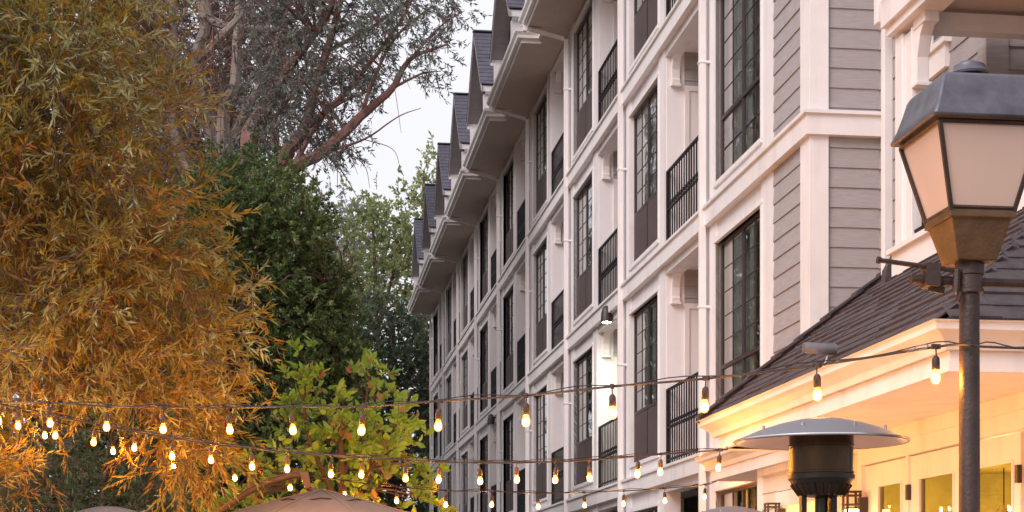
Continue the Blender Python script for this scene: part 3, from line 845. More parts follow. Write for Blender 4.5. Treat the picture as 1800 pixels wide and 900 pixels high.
# ------------------------------------------------------------------ patio heaters
M_STEEL = mat('brushed_steel', (.30, .29, .32), .5, metal=.7, var=.08, scale=30, stretch=(1, 1, 20))
M_WARM_UNDERSIDE = mat('warm_lit_steel', (.72, .60, .55), .38, metal=.7, var=.1, scale=3)  # brighter, pinker metal: warm light under the dish put into the colour
M_RIM = mat('rolled_rim_metal', (.75, .73, .76), .25, metal=.9, var=.05)
M_BRASS = mat('bronze_screen', (.05, .028, .012), .28, metal=.7, var=.7, scale=7, stretch=(1, 1, .4))
M_BLACKM = mat('heater_black', (.02, .016, .014), .4, metal=.4, var=.2)
def heater(px, py_rim, Z, label, sc_=1.0):
    p = P(px, py_rim, Z); h = p.z / sc_
    r = empty('patio_heater', (p.x, p.y, 0), label, 'patio heater', 'patio heaters'); r.scale = (sc_, sc_, sc_)
    rr = .408
    m = MB()
    prof = [(.01, h + .098), (.10, h + .094), (.20, h + .072), (.30, h + .04), (.385, h + .004), (.405, h - .004), (.408, h - .010), (.400, h - .012)]
    inner = [(rd * .985 + .0, z - .006) for rd, z in prof[::-1][1:]]
    m.lathe((0, 0, 0), prof + inner, 48)
    d = m.build('reflector', M_STEEL, r, smooth=True)
    lm = MB(); lm.lathe((0, 0, 0), [(rd * .975, z - .010) for rd, z in prof[1:6]], 48, closed_top=False)  # extra sheet added to carry the warm light on the dish underside
    lm.build('lit_underside', M_WARM_UNDERSIDE, d, smooth=True)
    lm = MB(); lm.tube([(.405 * math.cos(t_), .405 * math.sin(t_), h - .009) for t_ in np.linspace(0, 2 * math.pi, 64)], .005, 6)
    lm.build('rim', M_RIM, d, smooth=True)
    b0 = None
    for a in range(8):
        t = a * math.pi / 4 + .2; l_ = (.30 * math.cos(t), .30 * math.sin(t), h + .036)
        if b0 is None: b = MB(); b.tube([(0, 0, 0), (0, 0, .02)], .007, 6); b0 = b.build('bolt', M_STEEL, d, loc=l_)
        else: copy_tree(b0, d, l_)
    m = MB(); m.lathe((0, 0, 0), [(.14, h + .05), (.15, h + .045), (.147, h - .17), (.14, h - .17)], 32, closed_top=False)
    for z in (h - .03, h - .155): m.lathe((0, 0, 0), [(.149, z - .006), (.153, z - .004), (.153, z + .004), (.149, z + .006)], 32, closed_top=False)
    m.build('burner_screen', M_BRASS, r, smooth=True)
    m = MB(); m.lathe((0, 0, 0), [(.10, h - .165), (.155, h - .165), (.155, h - .185), (.143, h - .195), (.135, h - .22), (.10, h - .262), (.05, h - .27)], 32)
    m.build('burner_head', M_BLACKM, r, smooth=True)
    m = MB()
    for a in range(24):
        t = a * math.pi / 12
        m.tube([(.140 * math.cos(t), .140 * math.sin(t), h - .212), (.104 * math.cos(t), .104 * math.sin(t), h - .262)], .005, 4)
    m.build('vent_fin', M_BRASS, r)
    m = MB(); m.lathe((0, 0, 0), [(.03, .7), (.03, h - .25)], 16); m.box(.035, .06, -.05, .03, h - .5, h - .265); m.box(-.1, -.075, -.02, .02, h - .5, h - .265)
    m.build('post', M_BLACKM, r, smooth=True)
    m = MB(); m.lathe((0, 0, 0), [(.24, 0), (.24, .05), (.2, .06), (.2, .68), (.18, .72), (.03, .76)], 32)
    m.build('base', M_STEEL, r, smooth=True)
    return r
heater(1443.5, 773, 6.9, 'patio heater with wide steel dish and bronze burner in front of the french doors', .896)
heater(1286, 909, 15.2, 'distant patio heater, only its grey dome showing left of the large one')
heater(190, 909, 15.2, 'patio heater at the far left below the golden tree, grey dome showing')

# ------------------------------------------------------------------ wall lanterns
def wall_lantern(px, py, label):
    X = PWX - .12; y = YonX(px, X); z = EYE + (1046 - py) / F * (X * SA + y * CA)
    r = empty('wall_lantern', (X, y, z), label, 'wall lantern', 'wall lanterns beside the doors')
    m = MB()
    for sx in (-1, 1):
        for sy in (-1, 1): m.box(sx * .05 - .008, sx * .05 + .008, sy * .05 - .008, sy * .05 + .008, -.42, 0)
    for z_ in (0, -.03, -.10, -.13, -.42): 
        for s_ in (-1, 1): m.box(-.06, .06, s_ * .056 - .006, s_ * .056 + .006, z_ - .012, z_); m.box(s_ * .056 - .006, s_ * .056 + .006, -.05, .05, z_ - .012, z_)
    m.build('frame', M_BRONZE, r)
    m = MB(); m.box(.06, .115, -.04, .04, -.35, -.05); m.build('wall_plate', M_BRONZE, r)
    m = MB(); m.box(-.04, .04, -.04, .04, -.40, -.14); m.build('shade', emit_mat('lantern_shade_glow', (1, .55, .2), 14), r)
wall_lantern(1357, 884, 'small black slatted wall lantern left of the lit window frame')
wall_lantern(1497, 863, 'black slatted wall lantern between the lit window and the doors')

# ------------------------------------------------------------------ umbrella
UZ = 14.3
ua = P(566, 861, UZ)
umb = empty('cantilever_umbrella', (ua.x, ua.y, 0), 'taupe patio umbrella hanging from a curved bronze arm under the string lights', 'umbrella')
M_CANVAS = mat('taupe_canvas', (.20, .16, .145), .85, var=.08, scale=4, bump=.3, bscale=80)
n = 8; rad = 1.75; dz = -.52
vs = [(0, 0, ua.z)]; 
rings = 5
fs = []
for j in range(1, rings + 1):
    t = j / rings
    for k in range(n * 4):
        a = 2 * math.pi * k / (n * 4) + .3
        ph = (k % 4) / 4
        rr = rad * t * (1 - .055 * math.sin(math.pi * ph) )
        sag = -.05 * math.sin(math.pi * ph) * t
        vs.append((rr * math.cos(a), rr * math.sin(a), ua.z + dz * t ** 1.12 + sag))
N = n * 4
for k in range(N): fs.append((0, 1 + k, 1 + (k + 1) % N))
for j in range(rings - 1):
    for k in range(N):
        a = 1 + j * N + k; b = 1 + j * N + (k + 1) % N
        fs.append((a, b, b + N, a + N))
m = MB(); m.add(vs, fs); cano = m.build('canopy', M_CANVAS, umb, smooth=True)
m = MB()
for k in range(n):
    a = 2 * math.pi * k / n + .3
    m.tube([(0, 0, ua.z - .04), (rad * .98 * math.cos(a), rad * .98 * math.sin(a), ua.z + dz - .03)], .012, 6)
m.build('rib', M_LAMPMET, umb)
m = MB()
for k in range(n):
    a = 2 * math.pi * k / n + .3
    m.tube([(rad * t * math.cos(a), rad * t * math.sin(a), ua.z + dz * t ** 1.12 + .004) for t in (.01, .2, .4, .6, .8, 1)], .007, 5)
m.build('seam', M_CANVAS, cano)
m = MB()
m.tube([(rad * .22 * math.cos(a_), rad * .22 * math.sin(a_), ua.z + dz * .22 ** 1.12 - .01 + .012 * math.sin(a_ * 7)) for a_ in np.linspace(0, 2 * math.pi, 40)], .006, 4)
m.build('vent_edge', M_LAMPMET, cano)
m = MB()
pts = [P(300, 1040, UZ), P(340, 960, UZ), P(390, 898, UZ), P(430, 868, UZ), P(470, 848, UZ), P(510, 836, UZ), P(532, 834, UZ)]
pts = [p - Vector((ua.x, ua.y, 0)) for p in pts]
base = pts[0].copy(); base.z = 0
m.tube([base, *pts], .031, 12); m.build('arm', M_ARM, umb, smooth=True)
m = MB(); a_ = pts[-1]; m.prism([(a_.x - .04, a_.z + .03), (a_.x + .05, a_.z + .02), (a_.x + .075, ua.z + .02), (a_.x + .02, ua.z + .0)], 'y', a_.y - .035, a_.y + .035); m.tube([(a_.x + .04, a_.y, ua.z + .02), (0, 0, ua.z - .03)], .02, 8); m.build('hub_bracket', M_ARM, umb, bevel=.01)
m = MB(); m.box(base.x - .5, base.x + .5, base.y - .5, base.y + .5, 0, .12); m.build('base', M_LAMPMET, umb)

# ------------------------------------------------------------------ string lights
M_WIRE = mat('black_cable', (.025, .018, .02), .6, var=.1)
M_SOCKET = mat('bulb_socket', (.045, .026, .022), .55, var=.1)
M_BULB = emit_mat('bulb_glow', (1.0, .40, .06), BULB_STRENGTH)
DROP = .135
def shell():
    m = bpy.data.materials.new('amber_bulb_glass'); m.use_nodes = True
    n, l = m.node_tree.nodes, m.node_tree.links; n.remove(n['Principled BSDF'])
    t = n.new('ShaderNodeBsdfTransparent'); t.inputs['Color'].default_value = (1, .93, .80, 1)
    e = n.new('ShaderNodeEmission'); e.inputs['Color'].default_value = (1, .34, .04, 1); e.inputs['Strength'].default_value = 6
    ms = n.new('ShaderNodeMixShader'); ms.inputs[0].default_value = .22
    l.new(t.outputs[0], ms.inputs[1]); l.new(e.outputs[0], ms.inputs[2]); l.new(ms.outputs[0], n['Material Output'].inputs['Surface'])
    m.cycles.emission_sampling = 'NONE'
    return m
M_SHELL = shell()
bulb_mesh = None
def make_socket_bulb(parent, loc):
    global bulb_mesh
    if bulb_mesh is None:
        s = MB(); s.tube([(0, 0, .0), (.002, 0, -.045)], .0035, 6); s.lathe((0, 0, 0), [(.008, -.04), (.016, -.05), (.018, -.062), (.018, -.098), (.014, -.104)], 10)
        s.box(-.02, .02, -.008, .008, -.010, .012)
        so = s.build('socket', M_SOCKET, parent, smooth=True)
        b = MB(); b.lathe((0, 0, 0), [(.003, -.168), (.015, -.164), (.0225, -.151), (.024, -.139), (.020, -.122), (.014, -.106), (.012, -.102)], 10)
        bo = b.build('bulb', M_SHELL, so, smooth=True)
        b = MB(); b.lathe((0, 0, 0), [(.002, -.160), (.012, -.156), (.0165, -.146), (.0165, -.136), (.012, -.124), (.003, -.118)], 8)
        b.build('filament', M_BULB, so, smooth=True)
        bulb_mesh = so
        so.location = loc
    else:
        sb_ = copy_tree(bulb_mesh, parent, loc); sb_.rotation_euler = (random.uniform(-.1, .1), random.uniform(-.12, .12), random.uniform(0, 3))
def catmull(pts, n=6):
    out = []
    P_ = [pts[0] * 2 - pts[1]] + pts + [pts[-1] * 2 - pts[-2]]
    for i in range(1, len(P_) - 2):
        p0, p1, p2, p3 = P_[i - 1:i + 3]
        for k in range(n):
            t = k / n
            out.append(.5 * ((2 * p1) + (p2 - p0) * t + (2 * p0 - 5 * p1 + 4 * p2 - p3) * t * t + (3 * p1 - p0 - 3 * p2 + p3) * t ** 3))
    out.append(pts[-1]); return out
def string_lights(bulbs, ends0, ends1, label, cable=True):
    """bulbs: (px, py, Z) of bulb centres; ends: extra wire points at each end"""
    attach = [P(*b) + Vector((0, 0, DROP)) for b in bulbs]
    e0 = [P(*e) for e in ends0]; e1 = [P(*e) for e in ends1]
    allp = e0 + attach + e1
    o = allp[len(allp) // 2].copy()
    r = empty('string_lights', (o.x, o.y, o.z), label, 'string lights', 'strings of festoon bulbs over the patio')
    w_ = MB(); w_.tube([p - o for p in catmull(allp, 5)], .0062, 6)
    w_.build('cable', M_WIRE, r, smooth=True)
    if cable:
        c2 = MB(); pp = catmull(allp, 5)
        c2.tube([p - o + Vector((0, 0, .012 + .010 * math.sin(i * 1.1))) for i, p in enumerate(pp)], .0028, 4)
        c2.build('support_wire', M_WIRE, r)
    for a in attach: make_socket_bulb(r, a - o)
    return r
b1 = [(1645, 663), (1436, 693), (1241, 714), (1076, 726), (925, 740), (772, 748), (639, 756), (513, 755), (402, 755), (287, 754), (188, 750), (86, 743)]
b1 = [(x, y, 7.35 * (1 + .048 * k)) for k, (x, y) in enumerate(b1)]
string_lights(b1 + [(0, 740, 12.0), (-90, 735, 12.4)], [(2400, 560, 6.6), (2100, 600, 6.8), (1900, 614, 7.0), (1800, 612, 7.1), (1722, 609, 7.2), (1700, 606, 7.22)], [(-200, 680, 12.8)],
              'nearest and highest string of round bulbs, running left from the lamp post')
tb_ = MB(); first_string = [o for o in bpy.data.objects if o.type == 'EMPTY' and o.name.startswith('string_lights')][0]
t0_, t1_ = P(1606, 619, 7.32), P(1632, 612, 7.3); dv = (t1_ - t0_)
for off in (.010, -.010):
    tb_.tube([t0_ + Vector((0, 0, .012)), t0_ + dv * .2 + Vector((0, 0, .012 + off)), t0_ + dv * .8 + Vector((0, 0, .012 + off)), t1_ + Vector((0, 0, .012))], .0028, 6)
tb_.tube([t0_ - dv * .5 + Vector((0, 0, .008)), t0_ + Vector((0, 0, .012))], .002, 5)
tb_.build('turnbuckle', M_GREY, first_string, tuple(first_string.location))
s2a = [(1266, 822), (1123, 833), (978, 843), (843, 845), (713, 840), (581, 833), (442, 820), (303, 802), (168, 777), (30, 748)]
string_lights([(x, y, 12.5) for x, y in s2a], [(1276, 790, 12.5)], [(-100, 690, 12.5)], 'second string of bulbs, tied to the pavilion eave, its bulbs second from the right end')
s2b = [(1162, 829), (1035, 840), (908, 843), (773, 843), (638, 834), (504, 824), (368, 808), (237, 787), (98, 765)]
string_lights([(x, y, 12.75) for x, y in s2b], [(1262, 792, 12.6)], [(-30, 715, 12.75)], 'string of bulbs twisted beside the second one, ending left in the golden tree', True)
s3 = [(1240, 873), (1168, 880), (1097, 885), (1027, 888), (945, 890), (866, 887), (785, 887), (696, 880), (604, 870), (511, 857), (411, 840), (305, 819), (197, 793), (78, 765)]
string_lights([(x, y, 18.4 * (1 - .0192 * k)) for k, (x, y) in enumerate(s3)], [(1277, 833, 18.7), (1270, 842, 18.6), (1256, 847, 18.5)], [(-40, 705, 13.3)],
              'farthest and lowest string of small bulbs, tied to the hotel wall')
# unseen strings added below and beside the frame for warm light on the pavilion
low = [(x, 1040 + 14 * math.sin(i), 8.6) for i, x in enumerate(range(-100, 1500, 230))]
string_lights(low, [(1700, 990, 8.6)], [(-300, 960, 8.6)], 'unseen string of bulbs added low across the patio to light the pavilion')
pl = [(x, 985, z) for x, z in ((1900, 7.6), (1780, 8.3), (1660, 9.0), (1560, 9.8), (1480, 10.6), (1400, 11.4), (1330, 12.2))]
string_lights(pl, [(2050, 930, 7.0)], [(1270, 930, 13)], 'unseen string of bulbs added along the pavilion doors to light the eaves')

# ------------------------------------------------------------------ trees
def raw_mesh(name, verts, quads, m, parent, tint=None, smooth=False):
    me = bpy.data.meshes.new(name); nv, nf = len(verts), len(quads)
    k = quads.shape[1]
    me.vertices.add(nv); me.vertices.foreach_set('co', verts.astype(np.float32).ravel())
    me.loops.add(nf * k); me.loops.foreach_set('vertex_index', quads.astype(np.int32).ravel())
    me.polygons.add(nf); me.polygons.foreach_set('loop_start', np.arange(0, nf * k, k, dtype=np.int32))
    me.update(calc_edges=True)
    if tint is not None:
        at = me.attributes.new('tint', 'FLOAT', 'POINT'); at.data.foreach_set('value', tint.astype(np.float32))
    if smooth: me.polygons.foreach_set('use_smooth', [True] * nf)
    me.materials.append(m); me.validate()
    o = bpy.data.objects.new(name, me); sc.collection.objects.link(o); o.parent = parent
    return o
def norm(a): return a / np.maximum(1e-9, np.linalg.norm(a, axis=-1, keepdims=True))
def in_poly(x, y, poly):
    c = np.zeros(len(x), bool); n = len(poly); j = n - 1
    for i in range(n):
        xi, yi = poly[i]; xj, yj = poly[j]
        with np.errstate(divide='ignore', invalid='ignore'):
            t = ((yi > y) != (yj > y)) & (x < (xj - xi) * (y - yi) / ((yj - yi) if yj != yi else 1e-9) + xi)
        c ^= t; j = i
    return c
def sample_poly(poly, n, Z, dZ):
    xs = [p[0] for p in poly]; ys = [p[1] for p in poly]; X = []; Y = []
    while sum(len(a) for a in X) < n:
        x = rng.uniform(min(xs), max(xs), n * 2); y = rng.uniform(min(ys), max(ys), n * 2)
        k = in_poly(x, y, poly); X.append(x[k]); Y.append(y[k])
    x = np.concatenate(X)[:n]; y = np.concatenate(Y)[:n]
    z = Z + rng.uniform(-1, 1, n) * dZ
    r = (x - 900) / F * z
    return np.stack([r * CA + z * SA, -r * SA + z * CA, EYE + (1046 - y) / F * z], 1)

def make_leaves(base, d, L, W, tint, name, m, parent, cup=.0, oval=False):
    n = len(base)
    rv = norm(rng.normal(size=(n, 3))); s = norm(np.cross(d, rv)); nn = np.cross(d, s)
    L = L[:, None]; W = W[:, None]
    if oval:
        c = cup * W
        v = np.stack([base, base + d * L * .28 + s * W * .42 + nn * c, base + d * L * .62 + s * W * .46 + nn * c, base + d * L - nn * c * .6,
                      base + d * L * .62 - s * W * .46 + nn * c, base + d * L * .28 - s * W * .42 + nn * c, base + d * L * .45], 1).reshape(-1, 3)
        i = np.arange(n)[:, None] * 7
        q = np.concatenate([i + np.array([[0, 1, 2, 6]]), i + np.array([[6, 2, 3, 3]])[:, :4], i + np.array([[0, 6, 4, 5]]), i + np.array([[6, 3, 4, 4]])[:, :4]])
        # use triangles for the tips
        qa = np.concatenate([i + np.array([[0, 1, 6]]), i + np.array([[1, 2, 6]]), i + np.array([[2, 3, 6]]), i + np.array([[3, 4, 6]]), i + np.array([[4, 5, 6]]), i + np.array([[5, 0, 6]])])
        return raw_mesh(name, v, qa, m, parent, np.repeat(tint, 7), smooth=True)
    v = np.stack([base, base + d * L * .45 + s * W * .5 + nn * W * cup, base + d * L - nn * L * .12, base + d * L * .45 - s * W * .5 + nn * W * cup], 1).reshape(-1, 3)
    i = np.arange(n)[:, None] * 4
    return raw_mesh(name, v, i + np.array([[0, 1, 2, 3]]), m, parent, np.repeat(tint, 4))

def tree(name, label, cat, base, limbs, polys, leafm, barkm, twigs_per, n_leaf, L, W, twig_len, droop, clump_r, origin_z=0, oval=False, cup=.15,
         leaf_angle=.7, group=None, up=.1, tint_spread=.25, twigm=None, connect=True, extra_bare=0, sprays=(), twig_r=.004, limb_n=7):
    """limbs: list of [(px,py,Z,r)...]; polys: list of (polygon, n_clumps, Z, dZ)"""
    root = empty(name, (base[0], base[1], 0), label, cat, group)
    o = np.array([base[0], base[1], 0])
    tr = MB(); lp = []; 
    for lb in limbs:
        pts = [P(a, b, c) for a, b, c, r in lb]; rad = [r for *_, r in lb]
        sm = catmull(pts, 5)
        rr = [rad[min(int(i / 5), len(rad) - 1)] * (1 - (i / 5) % 1) + rad[min(int(i / 5) + 1, len(rad) - 1)] * ((i / 5) % 1) for i in range(len(sm))]
        sm = [p + Vector(rng.normal(size=3)) * r * .08 for p, r in zip(sm, rr)]
        tr.tube(sm, rr, limb_n); lp += [(p, r) for p, r in zip(sm, rr)]
    LP = np.array([list(p) for p, r in lp]); LR = np.array([r for p, r in lp])
    C = np.concatenate([sample_poly(pl, n, Z, dZ) for pl, n, Z, dZ, *_ in polys])
    nc = len(C)
    if connect:
        for i in range(nc):
            d = np.linalg.norm(LP - C[i], axis=1); d = d + .6 * np.maximum(0, LP[:, 2] - C[i, 2])
            k = int(np.argmin(d)); a = Vector(LP[k]); b = Vector(C[i]); ln = (b - a).length
            if ln > 9 * clump_r + 1.5 and ln > 3.5: continue
            mid = a.lerp(b, .5) + Vector((rng.normal() * .08 * ln, rng.normal() * .08 * ln, .12 * ln))
            q = catmull([a, mid, b], 4); r0 = min(LR[k] * .5, .012 + ln * .012)
            tr.tube(q, [r0 * (1 - .75 * j / (len(q) - 1)) for j in range(len(q))], 5)
    bias = np.concatenate([np.full(p_[1], p_[4] if len(p_) > 4 else 0.) for p_ in polys])
    cen = C.mean(0)
    nt_ = nc * twigs_per
    ci = np.repeat(np.arange(nc), twigs_per)
    tb = C[ci] + rng.normal(size=(nt_, 3)) * clump_r * .5
    outw = norm(C[ci] - cen + 1e-6); loc = norm(tb - C[ci])
    td = norm(loc * .7 + outw * .35 + rng.normal(size=(nt_, 3)) * .45 + np.array([0, 0, up]))
    tl = twig_len * rng.uniform(.5, 1.2, nt_)
    def curve(u):  # u (n,)
        return tb + td * (tl * u)[:, None] - np.array([0, 0, 1]) * (droop * tl * u ** 2)[:, None]
    # twig tubes (3 sided)
    us = [0, .5, 1]; rings = []
    s1 = norm(np.cross(td, norm(rng.normal(size=(nt_, 3))))); s2 = np.cross(td, s1)
    for u in us:
        c = curve(np.full(nt_, u)); rr = twig_r * (1.1 - .7 * u)
        for a in (0, 2.094, 4.189): rings.append(c + (s1 * math.cos(a) + s2 * math.sin(a)) * rr)
    V = np.stack(rings, 1).reshape(-1, 3) - o
    i = np.arange(nt_)[:, None] * 9
    Q = np.concatenate([i + np.array([[r * 3 + a, r * 3 + (a + 1) % 3, r * 3 + 3 + (a + 1) % 3, r * 3 + 3 + a]]) for r in range(2) for a in range(3)])
    tr_o = tr.build('trunk', barkm, root, tuple(o), smooth=True)
    raw_mesh('twigs', V, Q, twigm or M_TWIG, root)
    # leaves
    n = nt_ * n_leaf
    ti = np.repeat(np.arange(nt_), n_leaf); u = (np.tile(np.arange(n_leaf), nt_) + rng.uniform(.1, .9, n)) / n_leaf
    u = .12 + .88 * u
    b_ = tb[ti] + td[ti] * (tl[ti] * u)[:, None] - np.array([0, 0, 1]) * (droop * tl[ti] * u ** 2)[:, None]
    tg = norm(td[ti] - np.array([0, 0, 1]) * (2 * droop * u)[:, None])
    side = norm(np.cross(tg, rng.normal(size=(n, 3))))
    ang = leaf_angle * rng.uniform(.6, 1.3, n)
    d = norm(tg * np.cos(ang)[:, None] + side * np.sin(ang)[:, None] - np.array([0, 0, 1]) * (droop * .5))
    ct = rng.uniform(0, 1, nc); tint = np.clip(.5 + bias[ci][ti] + (ct[ci][ti] - .5) * tint_spread * 2 + rng.normal(size=n) * .16, 0, 1)
    make_leaves(b_ - o, d, L * rng.uniform(.45, 1.35, n), W * rng.uniform(.6, 1.3, n), tint, 'crown', leafm, root, cup, oval)
    if sprays:
        sb, sdr, st = [], [], MB(); stn = []
        for (x0, y0, x1, y1, z) in sprays:
            a, e = P(x0, y0, z + .1), P(x1, y1, z); ln = (e - a).length
            q_ = catmull([a, a.lerp(e, .5) + Vector((0, 0, .07 * ln)), e], 8)
            st.tube(q_, [.007 - .005 * i / (len(q_) - 1) for i in range(len(q_))], 5)
            for seg in range(int(ln / .11) + 2):
                u = seg / (ln / .11 + 1); p_ = q_[min(len(q_) - 1, int(u * (len(q_) - 1)))]
                t_ = (q_[-1] - q_[0]).normalized()
                for sg in (-1, 1):
                    up_ = Vector((0, 0, 1)) * (.75 * sg) + t_ * 1.0 + Vector(rng.normal(size=3)) * .25
                    up_.normalize()
                    if rng.random() < .45 and u > .1:       # side twig
                        l2 = rng.uniform(.10, .24) * (1.1 - .5 * u)
                        st.tube([p_, p_ + up_ * l2], [.003, .0015], 3)
                        for j in range(9):
                            pp_ = p_ + up_ * l2 * (j + 1) / 9
                            dd = up_ + Vector(rng.normal(size=3)) * .6; dd.normalize(); sb.append(pp_); sdr.append(dd)
                    else:
                        for j in range(2):
                            sb.append(p_ + t_ * .05 * j); sdr.append((up_ + Vector(rng.normal(size=3)) * .3).normalized())
            sb.append(q_[-1]); sdr.append(t_)
        st.build('twigs', twigm or M_TWIG, root, tuple(o))
        k = len(sb)
        make_leaves(np.array([list(v) for v in sb]) - o, np.array([list(v) for v in sdr]), L * rng.uniform(.7, 1.3, k), W * rng.uniform(.8, 1.2, k), np.clip(rng.normal(.45, .2, k), 0, 1), 'sprig_leaves', leafm, root, cup, oval)
    if extra_bare:
        eb = MB()
        for _ in range(extra_bare):
            k = rng.integers(nc); a = Vector(C[k]); dd = Vector(rng.normal(size=3)); dd.z = -abs(dd.z) * 1.2
            dd.normalize(); ln = rng.uniform(.5, 1.4)
            eb.tube(catmull([a, a + dd * ln * .5 + Vector((0, 0, -.1)), a + dd * ln * .8 + Vector((0, 0, -.5 * ln))], 4), [.009] * 4 + [.006] * 4 + [.003], 4)
        eb.build('bare_twigs', M_REDBARK, root, tuple(o))
    return root

# golden willow like tree, left
LM_GOLD = leaf_mat('golden_leaf', [(0, (.34, .14, .045)), (.2, (.32, .18, .03)), (.5, (.32, .235, .045)), (.75, (.23, .23, .07)), (1, (.36, .38, .23))], .4)
tree('willow_tree', 'large golden orange leaved tree filling the left side behind the bulbs', 'tree', P(60, 1046, 14.3),
     [[(-140, 1150, 14.8, .2), (-120, 900, 14.8, .17), (20, 650, 14.6, .10), (60, 350, 14.5, .08), (40, 50, 14.5, .05), (20, -200, 14.5, .02)],
      [(90, 650, 14.5, .09), (200, 520, 14.2, .05), (300, 420, 13.8, .03), (330, 330, 13.8, .012)], [(70, 700, 14.5, .08), (200, 650, 14, .045), (330, 600, 13.6, .025), (420, 570, 13.6, .010)],
      [(70, 450, 14.5, .07), (130, 300, 14, .04), (230, 180, 13.8, .02), (280, 80, 13.8, .01)], [(60, 650, 14.4, .04), (180, 670, 14, .03), (300, 760, 13.7, .012)], [(60, 480, 14.5, .06), (-60, 300, 14.5, .03), (-150, 100, 14.5, .01)],
      [(40, 260, 13.4, .03), (110, 220, 13.2, .02), (160, 300, 13, .008)], [(20, 380, 13.4, .03), (60, 440, 13.2, .02), (50, 520, 13, .008)]],
     [([(-170, -120), (205, -100), (215, 60), (290, 190), (262, 250), (290, 310), (335, 380), (340, 450), (385, 545), (355, 600), (370, 650), (345, 700), (220, 700), (100, 660), (0, 690), (-150, 780)], 400, 14.2, 1.5, .05),
      ([(-170, -120), (205, -100), (215, 60), (290, 190), (150, 230), (-150, 230)], 100, 14.0, 1.4, .22), ([(-150, -110), (190, -110), (150, -230), (60, -300), (-60, -300), (-120, -220)], 70, 14.2, 1.0, .15),  # upper clumps tinted greener, standing in for weaker bulb light up there
      ([(-40, 270), (110, 250), (130, 400), (-40, 440)], 34, 13.3, .5, -.22), ([(170, 340), (260, 380), (240, 460), (160, 440)], 14, 13.2, .4, -.18),
      ([(-100, 700), (20, 720), (30, 800), (-100, 900)], 18, 13.6, .6), ([(270, 720), (345, 700), (360, 800), (310, 820), (275, 780)], 18, 13.9, .6)],
     LM_GOLD, M_BARK, 9, 15, .108, .0165, .42, .2, .32, leaf_angle=.65, twigm=M_BARK, tint_spread=.3,
     sprays=[(330, 570, 470, 562, 13.2), (340, 590, 478, 598, 13.1), (350, 640, 462, 655, 13.1), (300, 690, 400, 700, 13.0), (220, 640, 320, 625, 12.6), (310, 350, 392, 385, 13.4), (300, 400, 385, 415, 13.4), (270, 150, 318, 120, 13.8),
             (260, 200, 335, 180, 13.7), (330, 480, 405, 500, 13.3), (340, 520, 425, 520, 13.3), (330, 730, 388, 770, 13.4), (330, 790, 396, 800, 13.2), (300, 800, 360, 860, 13.4), (340, 330, 370, 310, 13.6), (0, 850, 62, 822, 12.4), (0, 620, 70, 610, 12.2), (-20, 820, 50, 800, 12.4),
             (250, 60, 300, 40, 13.9), (370, 540, 396, 505, 13.3), (350, 560, 385, 620, 13.3), (380, 700, 440, 690, 13.3), (100, 560, 190, 540, 12.6), (120, 420, 220, 400, 12.7), (40, 180, 130, 160, 12.8), (150, 110, 240, 100, 12.9)])

